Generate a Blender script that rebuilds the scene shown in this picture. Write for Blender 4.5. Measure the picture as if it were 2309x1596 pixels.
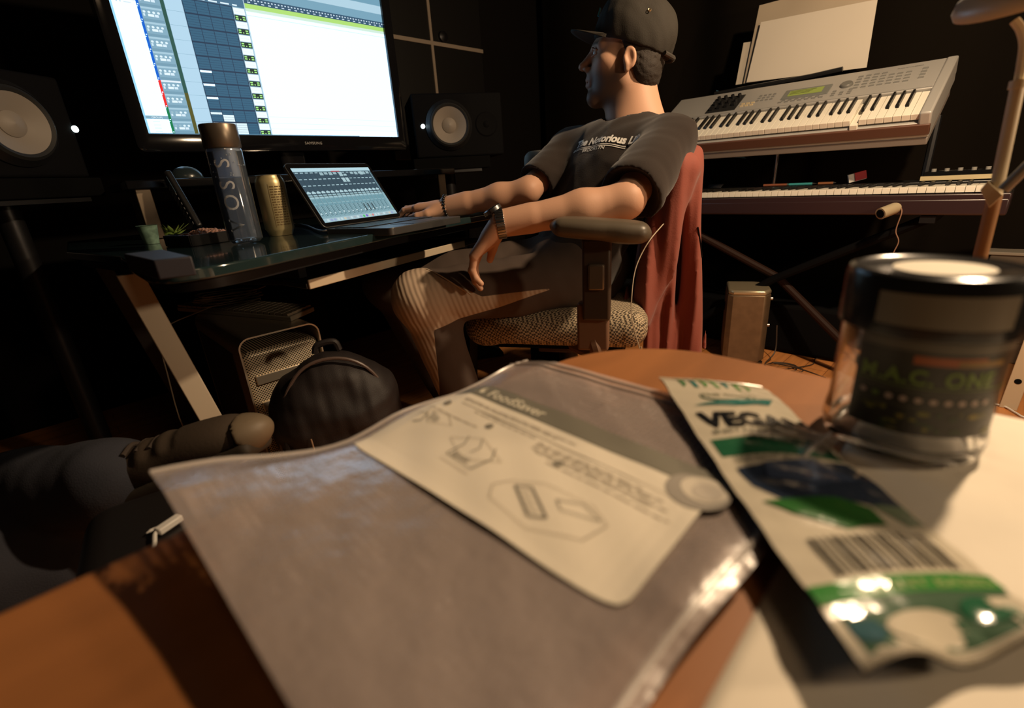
import bpy, bmesh, math, random
import numpy as np
from mathutils import Vector, Matrix
random.seed(4); rng = np.random.default_rng(4)
SC = bpy.context.scene
COL = SC.collection
for o in list(bpy.data.objects): bpy.data.objects.remove(o)

# ------------------------------------------------------------------ camera
# room frame: +X runs along the wall with the television, +Y towards it, Z up (metres)
F_PX, CX, CY, EYE = 1064.0, 1154.5, 798.0, 0.84
R = np.array([[0.7136329895341108, 0.2836482242745333, -0.6405245046947944],
              [-0.697731257532187, 0.20630454554310726, -0.6860098590769704],
              [-0.06244236151172208, 0.9364732347238527, 0.3451359618102457]])
cam = bpy.data.objects.new('camera', bpy.data.cameras.new('camera')); COL.objects.link(cam)
cam.data.lens = 16; cam.data.sensor_fit = 'HORIZONTAL'; cam.data.sensor_width = 2309 / F_PX * 16
cam.data.clip_start = 0.01; cam.data.clip_end = 50
cam.matrix_world = Matrix.Translation((0, 0, EYE)) @ Matrix(R.tolist()).to_4x4()
cam.data.dof.use_dof = True; cam.data.dof.focus_distance = 1.3; cam.data.dof.aperture_fstop = 3.2
cam.data.dof.aperture_blades = 9
SC.camera = cam

def ray(px, py): return R @ (np.array([px - CX, CY - py, -F_PX]) / F_PX)
O3 = np.array([0, 0, EYE])
def at_z(px, py, z): r = ray(px, py); return O3 + r * ((z - EYE) / r[2])
def at_x(px, py, x): r = ray(px, py); return O3 + r * (x / r[0])
def at_y(px, py, y): r = ray(px, py); return O3 + r * (y / r[1])
def at_d(px, py, d): return O3 + ray(px, py) * d

# ------------------------------------------------------------------ world, exposure
w = bpy.data.worlds.new('world'); SC.world = w; w.use_nodes = True
w.node_tree.nodes['Background'].inputs[0].default_value = (0.25, 0.2, 0.16, 1)
w.node_tree.nodes['Background'].inputs[1].default_value = 0.004
SC.view_settings.view_transform = 'Standard'; SC.view_settings.look = 'None'
SC.view_settings.exposure = 0.2; SC.view_settings.gamma = 1; SC.view_settings.use_curve_mapping = False
SC.cycles.use_denoising = True
SC.cycles.max_bounces = 8; SC.cycles.transparent_max_bounces = 12
SC.cycles.sample_clamp_indirect = 4

# the room's main lamp: a small warm lamp high beyond the table, past the right edge of the view
KEY = Vector((1.27, -.13, 1.68))
pl = bpy.data.lights.new('ceiling_spot_light', 'POINT'); pl.energy = 82; pl.color = (1, 0.72, 0.45); pl.shadow_soft_size = 0.032
plo = bpy.data.objects.new('ceiling_spot_light', pl); COL.objects.link(plo); plo.location = KEY
# warm fill added low right of the camera to brighten upright sides
sl = bpy.data.lights.new('side_fill_light', 'POINT'); sl.energy = 27; sl.color = (1, 0.72, 0.45); sl.shadow_soft_size = 0.05
slo = bpy.data.objects.new('side_fill_light', sl); COL.objects.link(slo); slo.location = (1.10, -1.05, 1.12)
# a dim warm fill added overhead behind the camera to lift facing surfaces
al = bpy.data.lights.new('rear_fill_light', 'AREA'); al.energy = 2.6; al.color = (1, 0.66, 0.38); al.shape = 'DISK'; al.size = 0.5
alo = bpy.data.objects.new('rear_fill_light', al); COL.objects.link(alo); alo.location = (0.1, -1.1, 2.3)
TV_GLOW, LAPTOP_GLOW = 0.92, 0.66

# ------------------------------------------------------------------ materials
MATS = {}
def mat(name, col=(.5, .5, .5), rough=.5, metal=0, spec=.5, emit=None, estr=0, alpha=1, trans=0, ior=1.45,
        noise=None, bump=None, attr=False, coat=0, sheen=0, wave=None):
    if name in MATS: return MATS[name]
    m = bpy.data.materials.new(name); m.use_nodes = True; nt = m.node_tree; b = nt.nodes['Principled BSDF']
    b.inputs['Base Color'].default_value = (*col, 1); b.inputs['Roughness'].default_value = rough
    b.inputs['Metallic'].default_value = metal; b.inputs['Specular IOR Level'].default_value = spec
    b.inputs['Alpha'].default_value = alpha; b.inputs['Transmission Weight'].default_value = trans; b.inputs['IOR'].default_value = ior
    b.inputs['Coat Weight'].default_value = coat; b.inputs['Sheen Weight'].default_value = sheen
    if emit: b.inputs['Emission Color'].default_value = (*emit, 1); b.inputs['Emission Strength'].default_value = estr
    tc = nt.nodes.new('ShaderNodeTexCoord')
    last = None
    if attr:
        a = nt.nodes.new('ShaderNodeAttribute'); a.attribute_name = 'col'; last = a.outputs['Color']
        nt.links.new(last, b.inputs['Base Color'])
    if noise:                                   # (scale, darker factor, detail, stretch)
        n = nt.nodes.new('ShaderNodeTexNoise'); n.inputs['Scale'].default_value = noise[0]; n.inputs['Detail'].default_value = noise[2]
        src = tc.outputs['Object']
        if len(noise) > 3:
            mp = nt.nodes.new('ShaderNodeMapping'); mp.inputs['Scale'].default_value = noise[3]; nt.links.new(src, mp.inputs[0]); src = mp.outputs[0]
        nt.links.new(src, n.inputs['Vector'])
        mr = nt.nodes.new('ShaderNodeMapRange'); mr.inputs[1].default_value = .3; mr.inputs[2].default_value = .7
        mr.inputs[3].default_value = noise[1]; mr.inputs[4].default_value = 1
        nt.links.new(n.outputs['Fac'], mr.inputs[0])
        mx = nt.nodes.new('ShaderNodeMix'); mx.data_type = 'RGBA'; mx.blend_type = 'MULTIPLY'; mx.inputs[0].default_value = 1
        if last: nt.links.new(last, mx.inputs[6])
        else: mx.inputs[6].default_value = (*col, 1)
        cb = nt.nodes.new('ShaderNodeCombineColor')
        for i in range(3): nt.links.new(mr.outputs[0], cb.inputs[i])
        nt.links.new(cb.outputs[0], mx.inputs[7]); nt.links.new(mx.outputs[2], b.inputs['Base Color'])
    if bump:                                    # (scale, strength, distance)
        n = nt.nodes.new('ShaderNodeTexNoise'); n.inputs['Scale'].default_value = bump[0]; n.inputs['Detail'].default_value = 4
        nt.links.new(tc.outputs['Object'], n.inputs['Vector'])
        bp = nt.nodes.new('ShaderNodeBump'); bp.inputs['Strength'].default_value = bump[1]; bp.inputs['Distance'].default_value = bump[2]
        nt.links.new(n.outputs['Fac'], bp.inputs['Height']); nt.links.new(bp.outputs[0], b.inputs['Normal'])
    if wave:                                    # (scale, rotation, strength, distance)
        mp = nt.nodes.new('ShaderNodeMapping'); mp.inputs['Rotation'].default_value = wave[1]; nt.links.new(tc.outputs['Object'], mp.inputs[0])
        n = nt.nodes.new('ShaderNodeTexWave'); n.inputs['Scale'].default_value = wave[0]; n.inputs['Distortion'].default_value = wave[4] if len(wave) > 4 else .6
        n.inputs['Detail'].default_value = 1; nt.links.new(mp.outputs[0], n.inputs['Vector'])
        bp = nt.nodes.new('ShaderNodeBump'); bp.inputs['Strength'].default_value = wave[2]; bp.inputs['Distance'].default_value = wave[3]
        nt.links.new(n.outputs['Fac'], bp.inputs['Height']); nt.links.new(bp.outputs[0], b.inputs['Normal'])
    MATS[name] = m; return m

def screen_mat(name, strength):
    m = bpy.data.materials.new(name); m.use_nodes = True; nt = m.node_tree; b = nt.nodes['Principled BSDF']
    a = nt.nodes.new('ShaderNodeAttribute'); a.attribute_name = 'col'
    b.inputs['Base Color'].default_value = (.01, .01, .01, 1); b.inputs['Roughness'].default_value = .5; b.inputs['Specular IOR Level'].default_value = .1
    nt.links.new(a.outputs['Color'], b.inputs['Emission Color']); b.inputs['Emission Strength'].default_value = strength
    return m

def film_mat(name, col, cover, rough, gloss=.06, bump=None, wave=None, transl=None):
    m = bpy.data.materials.new(name); m.use_nodes = True; nt = m.node_tree; nt.nodes.remove(nt.nodes['Principled BSDF']); out = nt.nodes['Material Output']
    N = nt.nodes.new; L = nt.links.new; tc = N('ShaderNodeTexCoord'); tr = N('ShaderNodeBsdfTransparent'); df = N('ShaderNodeBsdfDiffuse'); df.inputs[0].default_value = (*col, 1)
    gl = N('ShaderNodeBsdfGlossy'); gl.inputs['Roughness'].default_value = rough; gl.inputs[0].default_value = (1, 1, 1, 1)
    m1 = N('ShaderNodeMixShader'); m1.inputs[0].default_value = cover; L(tr.outputs[0], m1.inputs[1]); L(df.outputs[0], m1.inputs[2])
    fr = N('ShaderNodeFresnel'); fr.inputs[0].default_value = 1.5; ad = N('ShaderNodeMath'); ad.operation = 'ADD'; ad.inputs[1].default_value = gloss; ad.use_clamp = True
    L(fr.outputs[0], ad.inputs[0]); m2 = N('ShaderNodeMixShader'); L(ad.outputs[0], m2.inputs[0]); L(m1.outputs[0], m2.inputs[1]); L(gl.outputs[0], m2.inputs[2]); L(m2.outputs[0], out.inputs[0])
    if transl:
        tl = N('ShaderNodeBsdfTranslucent'); tl.inputs[0].default_value = (*transl[0], 1); m3 = N('ShaderNodeMixShader'); m3.inputs[0].default_value = transl[1]
        L(df.outputs[0], m3.inputs[1]); L(tl.outputs[0], m3.inputs[2]); L(m3.outputs[0], m1.inputs[2])
    if bump or wave:
        bp = N('ShaderNodeBump')
        if bump: n = N('ShaderNodeTexNoise'); n.inputs['Scale'].default_value = bump[0]; n.inputs['Detail'].default_value = 3; L(tc.outputs['Object'], n.inputs['Vector'])
        else:
            mp = N('ShaderNodeMapping'); mp.inputs['Rotation'].default_value = wave[3]; L(tc.outputs['Object'], mp.inputs[0]); n = N('ShaderNodeTexWave'); n.inputs['Scale'].default_value = wave[0]; L(mp.outputs[0], n.inputs['Vector'])
        k = bump or wave; bp.inputs['Strength'].default_value = k[1]; bp.inputs['Distance'].default_value = k[2]; src = n.outputs['Fac']
        if wave:
            n2 = N('ShaderNodeTexWave'); n2.inputs['Scale'].default_value = wave[0]; L(tc.outputs['Object'], n2.inputs['Vector']); mu = N('ShaderNodeMath'); mu.operation = 'MULTIPLY'
            L(n.outputs['Fac'], mu.inputs[0]); L(n2.outputs['Fac'], mu.inputs[1]); src = mu.outputs[0]
        L(src, bp.inputs['Height'])
        for q in (gl, df, fr): L(bp.outputs[0], q.inputs['Normal'])
    return m

def weave_mat(name, c1, c2, scale, rough=.9):
    m = bpy.data.materials.new(name); m.use_nodes = True; nt = m.node_tree; b = nt.nodes['Principled BSDF']
    tc = nt.nodes.new('ShaderNodeTexCoord'); mp = nt.nodes.new('ShaderNodeMapping'); mp.inputs['Rotation'].default_value = (0.1, 0.15, math.radians(-47))
    nt.links.new(tc.outputs['Object'], mp.inputs[0])
    ch = nt.nodes.new('ShaderNodeTexChecker'); ch.inputs['Scale'].default_value = scale
    ch.inputs['Color1'].default_value = (*c1, 1); ch.inputs['Color2'].default_value = (*c2, 1)
    nt.links.new(mp.outputs[0], ch.inputs['Vector']); nt.links.new(ch.outputs['Color'], b.inputs['Base Color'])
    b.inputs['Roughness'].default_value = rough
    bp = nt.nodes.new('ShaderNodeBump'); bp.inputs['Distance'].default_value = .002; bp.inputs['Strength'].default_value = .6
    nt.links.new(ch.outputs['Fac'], bp.inputs['Height']); nt.links.new(bp.outputs[0], b.inputs['Normal'])
    return m

def perforated_mat(name, col, scale):
    m = bpy.data.materials.new(name); m.use_nodes = True; nt = m.node_tree; b = nt.nodes['Principled BSDF']
    tc = nt.nodes.new('ShaderNodeTexCoord'); v = nt.nodes.new('ShaderNodeTexVoronoi'); v.inputs['Randomness'].default_value = 0
    mp = nt.nodes.new('ShaderNodeMapping'); mp.inputs['Rotation'].default_value = (0, math.radians(45), 0); mp.inputs['Scale'].default_value = (1, .001, 1)
    v.inputs['Scale'].default_value = scale
    nt.links.new(tc.outputs['Object'], mp.inputs[0]); nt.links.new(mp.outputs[0], v.inputs['Vector'])
    mr = nt.nodes.new('ShaderNodeMapRange'); mr.inputs[1].default_value = .30; mr.inputs[2].default_value = .36
    nt.links.new(v.outputs['Distance'], mr.inputs[0])
    mx = nt.nodes.new('ShaderNodeMix'); mx.data_type = 'RGBA'; mx.inputs[6].default_value = (.006, .006, .006, 1); mx.inputs[7].default_value = (*col, 1)
    nt.links.new(mr.outputs[0], mx.inputs[0]); nt.links.new(mx.outputs[2], b.inputs['Base Color'])
    b.inputs['Metallic'].default_value = .35; b.inputs['Roughness'].default_value = .42
    return m

def plank_mat(name, c1, c2):
    m = bpy.data.materials.new(name); m.use_nodes = True; nt = m.node_tree; b = nt.nodes['Principled BSDF']
    tc = nt.nodes.new('ShaderNodeTexCoord')
    br = nt.nodes.new('ShaderNodeTexBrick'); br.inputs['Scale'].default_value = 1
    br.inputs['Color1'].default_value = (*c1, 1); br.inputs['Color2'].default_value = (*c2, 1); br.inputs['Mortar'].default_value = (.30, .11, .035, 1)
    br.inputs['Mortar Size'].default_value = .0015; br.inputs['Brick Width'].default_value = 1.1; br.inputs['Row Height'].default_value = .085
    nt.links.new(tc.outputs['Object'], br.inputs['Vector'])
    n = nt.nodes.new('ShaderNodeTexNoise'); mp = nt.nodes.new('ShaderNodeMapping'); mp.inputs['Scale'].default_value = (3, 60, 1)
    nt.links.new(tc.outputs['Object'], mp.inputs[0]); nt.links.new(mp.outputs[0], n.inputs['Vector']); n.inputs['Scale'].default_value = 1; n.inputs['Detail'].default_value = 5
    mr = nt.nodes.new('ShaderNodeMapRange'); mr.inputs[3].default_value = .55; mr.inputs[4].default_value = 1.3; nt.links.new(n.outputs['Fac'], mr.inputs[0])
    mx = nt.nodes.new('ShaderNodeMix'); mx.data_type = 'RGBA'; mx.blend_type = 'MULTIPLY'; mx.inputs[0].default_value = 1
    nt.links.new(br.outputs['Color'], mx.inputs[6]); nt.links.new(mr.outputs[0], mx.inputs[7]); nt.links.new(mx.outputs[2], b.inputs['Base Color'])
    b.inputs['Roughness'].default_value = .35
    return m

# ------------------------------------------------------------------ mesh building
class B:
    """collects geometry in room coordinates; build() links it as one mesh object"""
    def __init__(s): s.v = []; s.f = []; s.c = []; s.cur = (1, 1, 1)
    def add(s, vs, fs, col=None):
        n = len(s.v); s.v += [tuple(map(float, p)) for p in vs]
        for f in fs: s.f.append(tuple(i + n for i in f)); s.c.append(col or s.cur)
        return s
    def box(s, c, size, rz=0, M=None, col=None):
        x, y, z = [q / 2 for q in size]
        vs = [(sx * x, sy * y, sz * z) for sx in (-1, 1) for sy in (-1, 1) for sz in (-1, 1)]
        T = M if M is not None else Matrix.Rotation(rz, 3, 'Z')
        vs = [Vector(c) + T @ Vector(p) for p in vs]
        return s.add(vs, [(0, 1, 3, 2), (4, 6, 7, 5), (0, 4, 5, 1), (2, 3, 7, 6), (0, 2, 6, 4), (1, 5, 7, 3)], col)
    def quad(s, pts, col=None): return s.add(pts, [tuple(range(len(pts)))], col)
    def prism(s, poly, z0, z1, col=None):
        n = len(poly); vs = [(p[0], p[1], z0) for p in poly] + [(p[0], p[1], z1) for p in poly]
        return s.add(vs, [tuple(range(n))[::-1], tuple(range(n, 2 * n))] + [(i, (i + 1) % n, n + (i + 1) % n, n + i) for i in range(n)], col)
    def sweep(s, poly, origin, ax, ay, az, col=None):
        """a flat outline (list of 2D points along ax, ay) given thickness along az (a vector)"""
        o, ax, ay, az = map(Vector, (origin, ax, ay, az)); n = len(poly)
        vs = [o + ax * p[0] + ay * p[1] for p in poly]; vs += [v + az for v in vs]
        return s.add(vs, [tuple(range(n))[::-1], tuple(range(n, 2 * n))] + [(i, (i + 1) % n, n + (i + 1) % n, n + i) for i in range(n)], col)
    def cyl(s, a, b, r0, r1=None, n=24, cap=True, col=None):
        a, b = Vector(a), Vector(b); r1 = r0 if r1 is None else r1; d = (b - a).normalized()
        u = d.orthogonal().normalized(); v = d.cross(u); vs = []
        for p, r in ((a, r0), (b, r1)):
            for i in range(n):
                t = 2 * math.pi * i / n; vs.append(p + (u * math.cos(t) + v * math.sin(t)) * r)
        fs = [(i, (i + 1) % n, n + (i + 1) % n, n + i) for i in range(n)]
        if cap: fs += [tuple(range(n))[::-1], tuple(range(n, 2 * n))]
        return s.add(vs, fs, col)
    def lathe(s, prof, o=(0, 0, 0), axis=(0, 0, 1), n=40, col=None, arc=(0, 1)):
        """prof: list of (radius, height); spun about axis through o"""
        o, d = Vector(o), Vector(axis).normalized(); u = d.orthogonal().normalized() if abs(d.z) < .99 else Vector((1, 0, 0)); v = d.cross(u)
        vs = []; full = arc == (0, 1); m = n if full else n + 1
        for r, h in prof:
            for i in range(m):
                t = 2 * math.pi * (arc[0] + (arc[1] - arc[0]) * i / n); vs.append(o + d * h + (u * math.cos(t) + v * math.sin(t)) * max(r, 1e-5))
        fs = []
        for k in range(len(prof) - 1):
            for i in range(n):
                j = (i + 1) % m; fs.append((k * m + i, k * m + j, (k + 1) * m + j, (k + 1) * m + i))
        return s.add(vs, fs, col)
    def tube(s, path, r, n=8, col=None):
        P = [Vector(p) for p in path]; vs = []; u = None
        for i, p in enumerate(P):
            d = (P[min(i + 1, len(P) - 1)] - P[max(i - 1, 0)]).normalized()
            if u is None: u = d.orthogonal().normalized()
            u = (u - d * u.dot(d)).normalized(); v = d.cross(u); rr = r[i] if isinstance(r, (list, tuple)) else r
            for k in range(n):
                t = 2 * math.pi * k / n; vs.append(p + (u * math.cos(t) + v * math.sin(t)) * rr)
        fs = [(i * n + k, i * n + (k + 1) % n, (i + 1) * n + (k + 1) % n, (i + 1) * n + k) for i in range(len(P) - 1) for k in range(n)]
        fs += [tuple(range(n))[::-1], tuple((len(P) - 1) * n + k for k in range(n))]
        return s.add(vs, fs, col)
    def grid(s, fn, nu, nv, col=None, thick=0):
        vs = [fn(i / nu, j / nv) for i in range(nu + 1) for j in range(nv + 1)]; m = nv + 1
        return s.add(vs, [(i * m + j, (i + 1) * m + j, (i + 1) * m + j + 1, i * m + j + 1) for i in range(nu) for j in range(nv)], col)
    def build(s, name, m, parent=None, smooth=35, bevel=0, base=None, label=None, solid=0, subsurf=0):
        off = Vector((0, 0, 0)); p = parent
        while p is not None: off += p.location; p = p.parent
        loc = Vector(base) if base is not None and parent is None else Vector((0, 0, 0))
        me = bpy.data.meshes.new(name); me.from_pydata([Vector(v) - off - loc for v in s.v], [], s.f)
        bm = bmesh.new(); bm.from_mesh(me)
        if solid != 'open' and not getattr(s, 'raw', False): bmesh.ops.recalc_face_normals(bm, faces=bm.faces)
        bm.to_mesh(me); bm.free()
        if any(c != (1, 1, 1) for c in s.c):
            at = me.color_attributes.new('col', 'FLOAT_COLOR', 'CORNER')
            arr = np.ones((len(me.loops), 4), np.float32)
            for pl_, c in zip(me.polygons, s.c): arr[pl_.loop_start:pl_.loop_start + pl_.loop_total, :3] = c
            at.data.foreach_set('color', arr.ravel())
        for mm in (m if isinstance(m, list) else [m]): me.materials.append(mm)
        if smooth: me.shade_smooth(); me.set_sharp_from_angle(angle=math.radians(smooth))
        o = bpy.data.objects.new(name, me); COL.objects.link(o); o.location = loc
        if parent: o.parent = parent
        if isinstance(solid, float): md = o.modifiers.new('solid', 'SOLIDIFY'); md.thickness = solid; md.offset = 0
        if bevel: md = o.modifiers.new('bevel', 'BEVEL'); md.width = bevel; md.segments = 3; md.limit_method = 'ANGLE'; md.angle_limit = math.radians(50)
        if subsurf: md = o.modifiers.new('sub', 'SUBSURF'); md.levels = md.render_levels = subsurf
        if label: o['label'] = label
        return o

def tag(o, label, cat, group=None):
    o['label'] = label; o['category'] = cat
    if group: o['group'] = group
    return o
def thing(name, loc, label, cat, group=None):
    o = bpy.data.objects.new(name, None); COL.objects.link(o); o.location = loc; o.empty_display_size = .05
    return tag(o, label, cat, group)
def struct(o): o['kind'] = 'structure'; return o

_tc = {}
def text2d(txt, size=1.0, bold=0.0, shear=0.0, spacing=1.0):
    key = (txt, size, bold, shear, spacing)
    if key in _tc: return _tc[key]
    cu = bpy.data.curves.new('t', 'FONT'); cu.body = txt; cu.size = size; cu.offset = bold; cu.shear = shear; cu.space_character = spacing; cu.resolution_u = 3
    ob = bpy.data.objects.new('t', cu); COL.objects.link(ob); dg = bpy.context.evaluated_depsgraph_get()
    me = ob.evaluated_get(dg).to_mesh(); vs = [(v.co.x, v.co.y) for v in me.vertices]; fs = [tuple(p.vertices) for p in me.polygons]
    ob.evaluated_get(dg).to_mesh_clear(); bpy.data.objects.remove(ob); bpy.data.curves.remove(cu)
    _tc[key] = (vs, fs); return vs, fs

class Print:
    """flat printed pattern: rectangles, polygons and text in (s,t) mapped onto a surface by fn(s,t,lift)"""
    def __init__(s, fn, lift=.0002, curved=0): s.b = B(); s.b.raw = True; s.fn = fn; s.l = lift; s.curved = curved
    def rect(s, a, b, c, d, col, layer=1, sub=(1, 1)):
        nu, nv = sub
        s.b.grid(lambda u, v: s.fn(a + (c - a) * u, b + (d - b) * v, layer * s.l), nu, nv, col)
    def poly(s, pts, col, layer=1):
        if not s.curved: s.b.quad([s.fn(p[0], p[1], layer * s.l) for p in pts], col); return
        cx, cy = sum(p[0] for p in pts) / len(pts), sum(p[1] for p in pts) / len(pts); q = []
        for a, b in zip(pts, pts[1:] + pts[:1]):
            m = max(1, int(s.curved / max(1, len(pts) / 8))); q += [(a[0] + (b[0] - a[0]) * i / m, a[1] + (b[1] - a[1]) * i / m) for i in range(m)]
        n = len(q); K = 5; vs = [s.fn(cx + (x - cx) * k / K, cy + (y - cy) * k / K, layer * s.l) for k in range(1, K + 1) for x, y in q] + [s.fn(cx, cy, layer * s.l)]
        s.b.add(vs, [((k - 1) * n + i, k * n + i, k * n + (i + 1) % n, (k - 1) * n + (i + 1) % n) for k in range(1, K) for i in range(n)] + [(K * n, i, (i + 1) % n) for i in range(n)], col)
    def disc(s, cx, cy, rx, ry, col, layer=1, n=20): s.poly([(cx + rx * math.cos(2 * math.pi * i / n), cy + ry * math.sin(2 * math.pi * i / n)) for i in range(n)], col, layer)
    def line(s, x0, y0, x1, y1, wd, col, layer=1):
        dx, dy = x1 - x0, y1 - y0; L = math.hypot(dx, dy) or 1; nx, ny = -dy / L * wd / 2, dx / L * wd / 2
        s.poly([(x0 + nx, y0 + ny), (x1 + nx, y1 + ny), (x1 - nx, y1 - ny), (x0 - nx, y0 - ny)], col, layer)
    def text(s, txt, x, y, h, col, layer=2, wscale=1, bold=0, shear=0, rot=0, flipv=1, spacing=1.0):
        vs, fs = text2d(txt, 1, bold, shear, spacing); ca, sa = math.cos(rot), math.sin(rot)
        P = [s.fn(x + (p[0] * wscale * ca - p[1] * sa) * h, y + flipv * (p[0] * wscale * sa + p[1] * ca) * h, layer * s.l) for p in vs]
        s.b.add(P, fs, col)
    def build(s, name, m, parent=None, **k): return s.b.build(name, m, parent, smooth=0, **k)

# ------------------------------------------------------------------ smooth solids from distance fields
class SDF:
    def __init__(s, lo, hi, h):
        s.lo = np.array(lo, float); s.h = h; s.n = np.ceil((np.array(hi) - s.lo) / h).astype(int) + 1
        s.F = np.full(s.n, 1.0, np.float32); s.ax = [s.lo[i] + np.arange(s.n[i]) * h for i in range(3)]
    def _sub(s, lo, hi):
        a = np.maximum(((np.array(lo) - s.lo) / s.h).astype(int), 0); b = np.minimum(((np.array(hi) - s.lo) / s.h).astype(int) + 2, s.n)
        if np.any(b <= a): return None
        sl = tuple(slice(a[i], b[i]) for i in range(3)); X = np.meshgrid(*[s.ax[i][sl[i]] for i in range(3)], indexing='ij', sparse=True)
        return sl, X
    def _put(s, sl, d, k, op):
        f = s.F[sl]
        if op == 'sub': h = np.maximum(k - np.abs(f + d), 0) / k; s.F[sl] = np.maximum(f, -d) + h * h * k / 4
        else: h = np.maximum(k - np.abs(f - d), 0) / k; s.F[sl] = np.minimum(f, d) - h * h * k / 4
    def cone(s, a, b, ra, rb=None, k=.02, op='add', flat=None):
        """tapered rounded limb; flat=(axis, factor) squashes it along an axis"""
        a, b = np.array(a, float), np.array(b, float); rb = ra if rb is None else rb; m = max(ra, rb) * 1.6 + k + 3 * s.h
        q = s._sub(np.minimum(a, b) - m, np.maximum(a, b) + m)
        if q is None: return s
        sl, (X, Y, Z) = q; ba = b - a; L2 = max(ba @ ba, 1e-12); px, py, pz = X - a[0], Y - a[1], Z - a[2]
        t = np.clip((px * ba[0] + py * ba[1] + pz * ba[2]) / L2, 0, 1)
        dx, dy, dz = px - t * ba[0], py - t * ba[1], pz - t * ba[2]
        if flat is not None:
            n, fac = np.array(flat[0], float), flat[1]; n = n / np.linalg.norm(n)
            c = dx * n[0] + dy * n[1] + dz * n[2]; g = (fac - 1) * c; dx, dy, dz = dx + g * n[0], dy + g * n[1], dz + g * n[2]
        s._put(sl, (np.sqrt(dx * dx + dy * dy + dz * dz) - (ra + t * (rb - ra))).astype(np.float32), k, op); return s
    def ell(s, c, r, M=None, k=.02, op='add'):
        c = np.array(c, float); r = np.array(r, float); m = r.max() + k + 3 * s.h; q = s._sub(c - m, c + m)
        if q is None: return s
        sl, (X, Y, Z) = q; M = np.eye(3) if M is None else np.array(M)     # columns: local axes
        X, Y, Z = X - c[0], Y - c[1], Z - c[2]; l = [X * M[0][i] + Y * M[1][i] + Z * M[2][i] for i in range(3)]
        k0 = np.sqrt(sum((l[i] / r[i]) ** 2 for i in range(3))); k1 = np.sqrt(sum((l[i] / r[i] ** 2) ** 2 for i in range(3))) + 1e-9
        s._put(sl, (k0 * (k0 - 1) / k1).astype(np.float32), k, op); return s
    def box(s, c, half, M=None, rad=.01, k=.01, op='add'):
        c = np.array(c, float); half = np.array(half, float); m = np.linalg.norm(half) + k + 3 * s.h; q = s._sub(c - m, c + m)
        if q is None: return s
        sl, (X, Y, Z) = q; M = np.eye(3) if M is None else np.array(M)
        X, Y, Z = X - c[0], Y - c[1], Z - c[2]; l = [np.abs(X * M[0][i] + Y * M[1][i] + Z * M[2][i]) - (half[i] - rad) for i in range(3)]
        d = np.sqrt(sum(np.maximum(q_, 0) ** 2 for q_ in l)) + np.minimum(np.maximum(np.maximum(l[0], l[1]), l[2]), 0) - rad
        s._put(sl, d.astype(np.float32), k, op); return s
    def warp(s, fn, band=.03):
        """push the surface outwards by fn(points) metres"""
        i = np.argwhere(np.abs(s.F) < band)
        if len(i): P = s.lo + i * s.h; s.F[i[:, 0], i[:, 1], i[:, 2]] -= fn(P).astype(np.float32)
        return s
    def cut(s, p, n):
        """remove everything on the side the normal n points to"""
        X = np.meshgrid(*s.ax, indexing='ij', sparse=True); n = np.array(n, float); n /= np.linalg.norm(n)
        s.F = np.maximum(s.F, sum((X[i] - p[i]) * n[i] for i in range(3)).astype(np.float32)); return s
    def mesh(s):
        F = s.F; F[0] = F[-1] = 1; F[:, 0] = F[:, -1] = 1; F[:, :, 0] = F[:, :, -1] = 1
        g = (F < 0); c = np.zeros(tuple(s.n - 1), np.int8)
        cs = [(i, j, k) for i in (0, 1) for j in (0, 1) for k in (0, 1)]
        sl = lambda a, n: slice(a, n - 1 + a)
        for i, j, k in cs: c += g[sl(i, s.n[0]), sl(j, s.n[1]), sl(k, s.n[2])]
        act = (c > 0) & (c < 8); ii = np.argwhere(act); idx = np.full(act.shape, -1, np.int32); idx[act] = np.arange(len(ii))
        V = {q: F[ii[:, 0] + q[0], ii[:, 1] + q[1], ii[:, 2] + q[2]] for q in cs}
        P = np.zeros((len(ii), 3)); W = np.zeros(len(ii))
        for q in cs:
            for ax in range(3):
                if q[ax] == 0:
                    r = list(q); r[ax] = 1; r = tuple(r); a, b = V[q], V[r]; m = (a < 0) != (b < 0); t = np.where(m, a / np.where(m, a - b, 1), 0)
                    e = np.array(q, float)[None].repeat(len(ii), 0); e[:, ax] += t; P += e * m[:, None]; W += m
        P = s.lo + (ii + P / W[:, None]) * s.h
        faces = []
        for ax in range(3):
            a, b = [(1, 2), (2, 0), (0, 1)][ax]
            s0 = [slice(None)] * 3; s1 = [slice(None)] * 3; s0[ax] = slice(0, -1); s1[ax] = slice(1, None)
            e = np.argwhere(g[tuple(s0)] != g[tuple(s1)]); e = e[(e[:, a] > 0) & (e[:, b] > 0) & (e[:, a] < s.n[a] - 1) & (e[:, b] < s.n[b] - 1)]
            def I(da, db): q = e.copy(); q[:, a] -= da; q[:, b] -= db; return idx[q[:, 0], q[:, 1], q[:, 2]]
            fq = np.stack([I(1, 1), I(0, 1), I(0, 0), I(1, 0)], 1); ins = g[e[:, 0], e[:, 1], e[:, 2]]
            fq[~ins] = fq[~ins][:, ::-1]; faces.append(fq)
        return P, np.concatenate(faces)

def relax(P, Fc, it=2, lam=.5):
    e = np.concatenate([Fc[:, [0, 1]], Fc[:, [1, 2]], Fc[:, [2, 3]], Fc[:, [3, 0]]])
    for k in range(it):
        A = np.zeros_like(P); n = np.zeros(len(P))
        for a, b in ((0, 1), (1, 0)): np.add.at(A, e[:, a], P[e[:, b]]); np.add.at(n, e[:, a], 1)
        P = P + lam * (A / np.maximum(n, 1)[:, None] - P)
    return P

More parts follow.
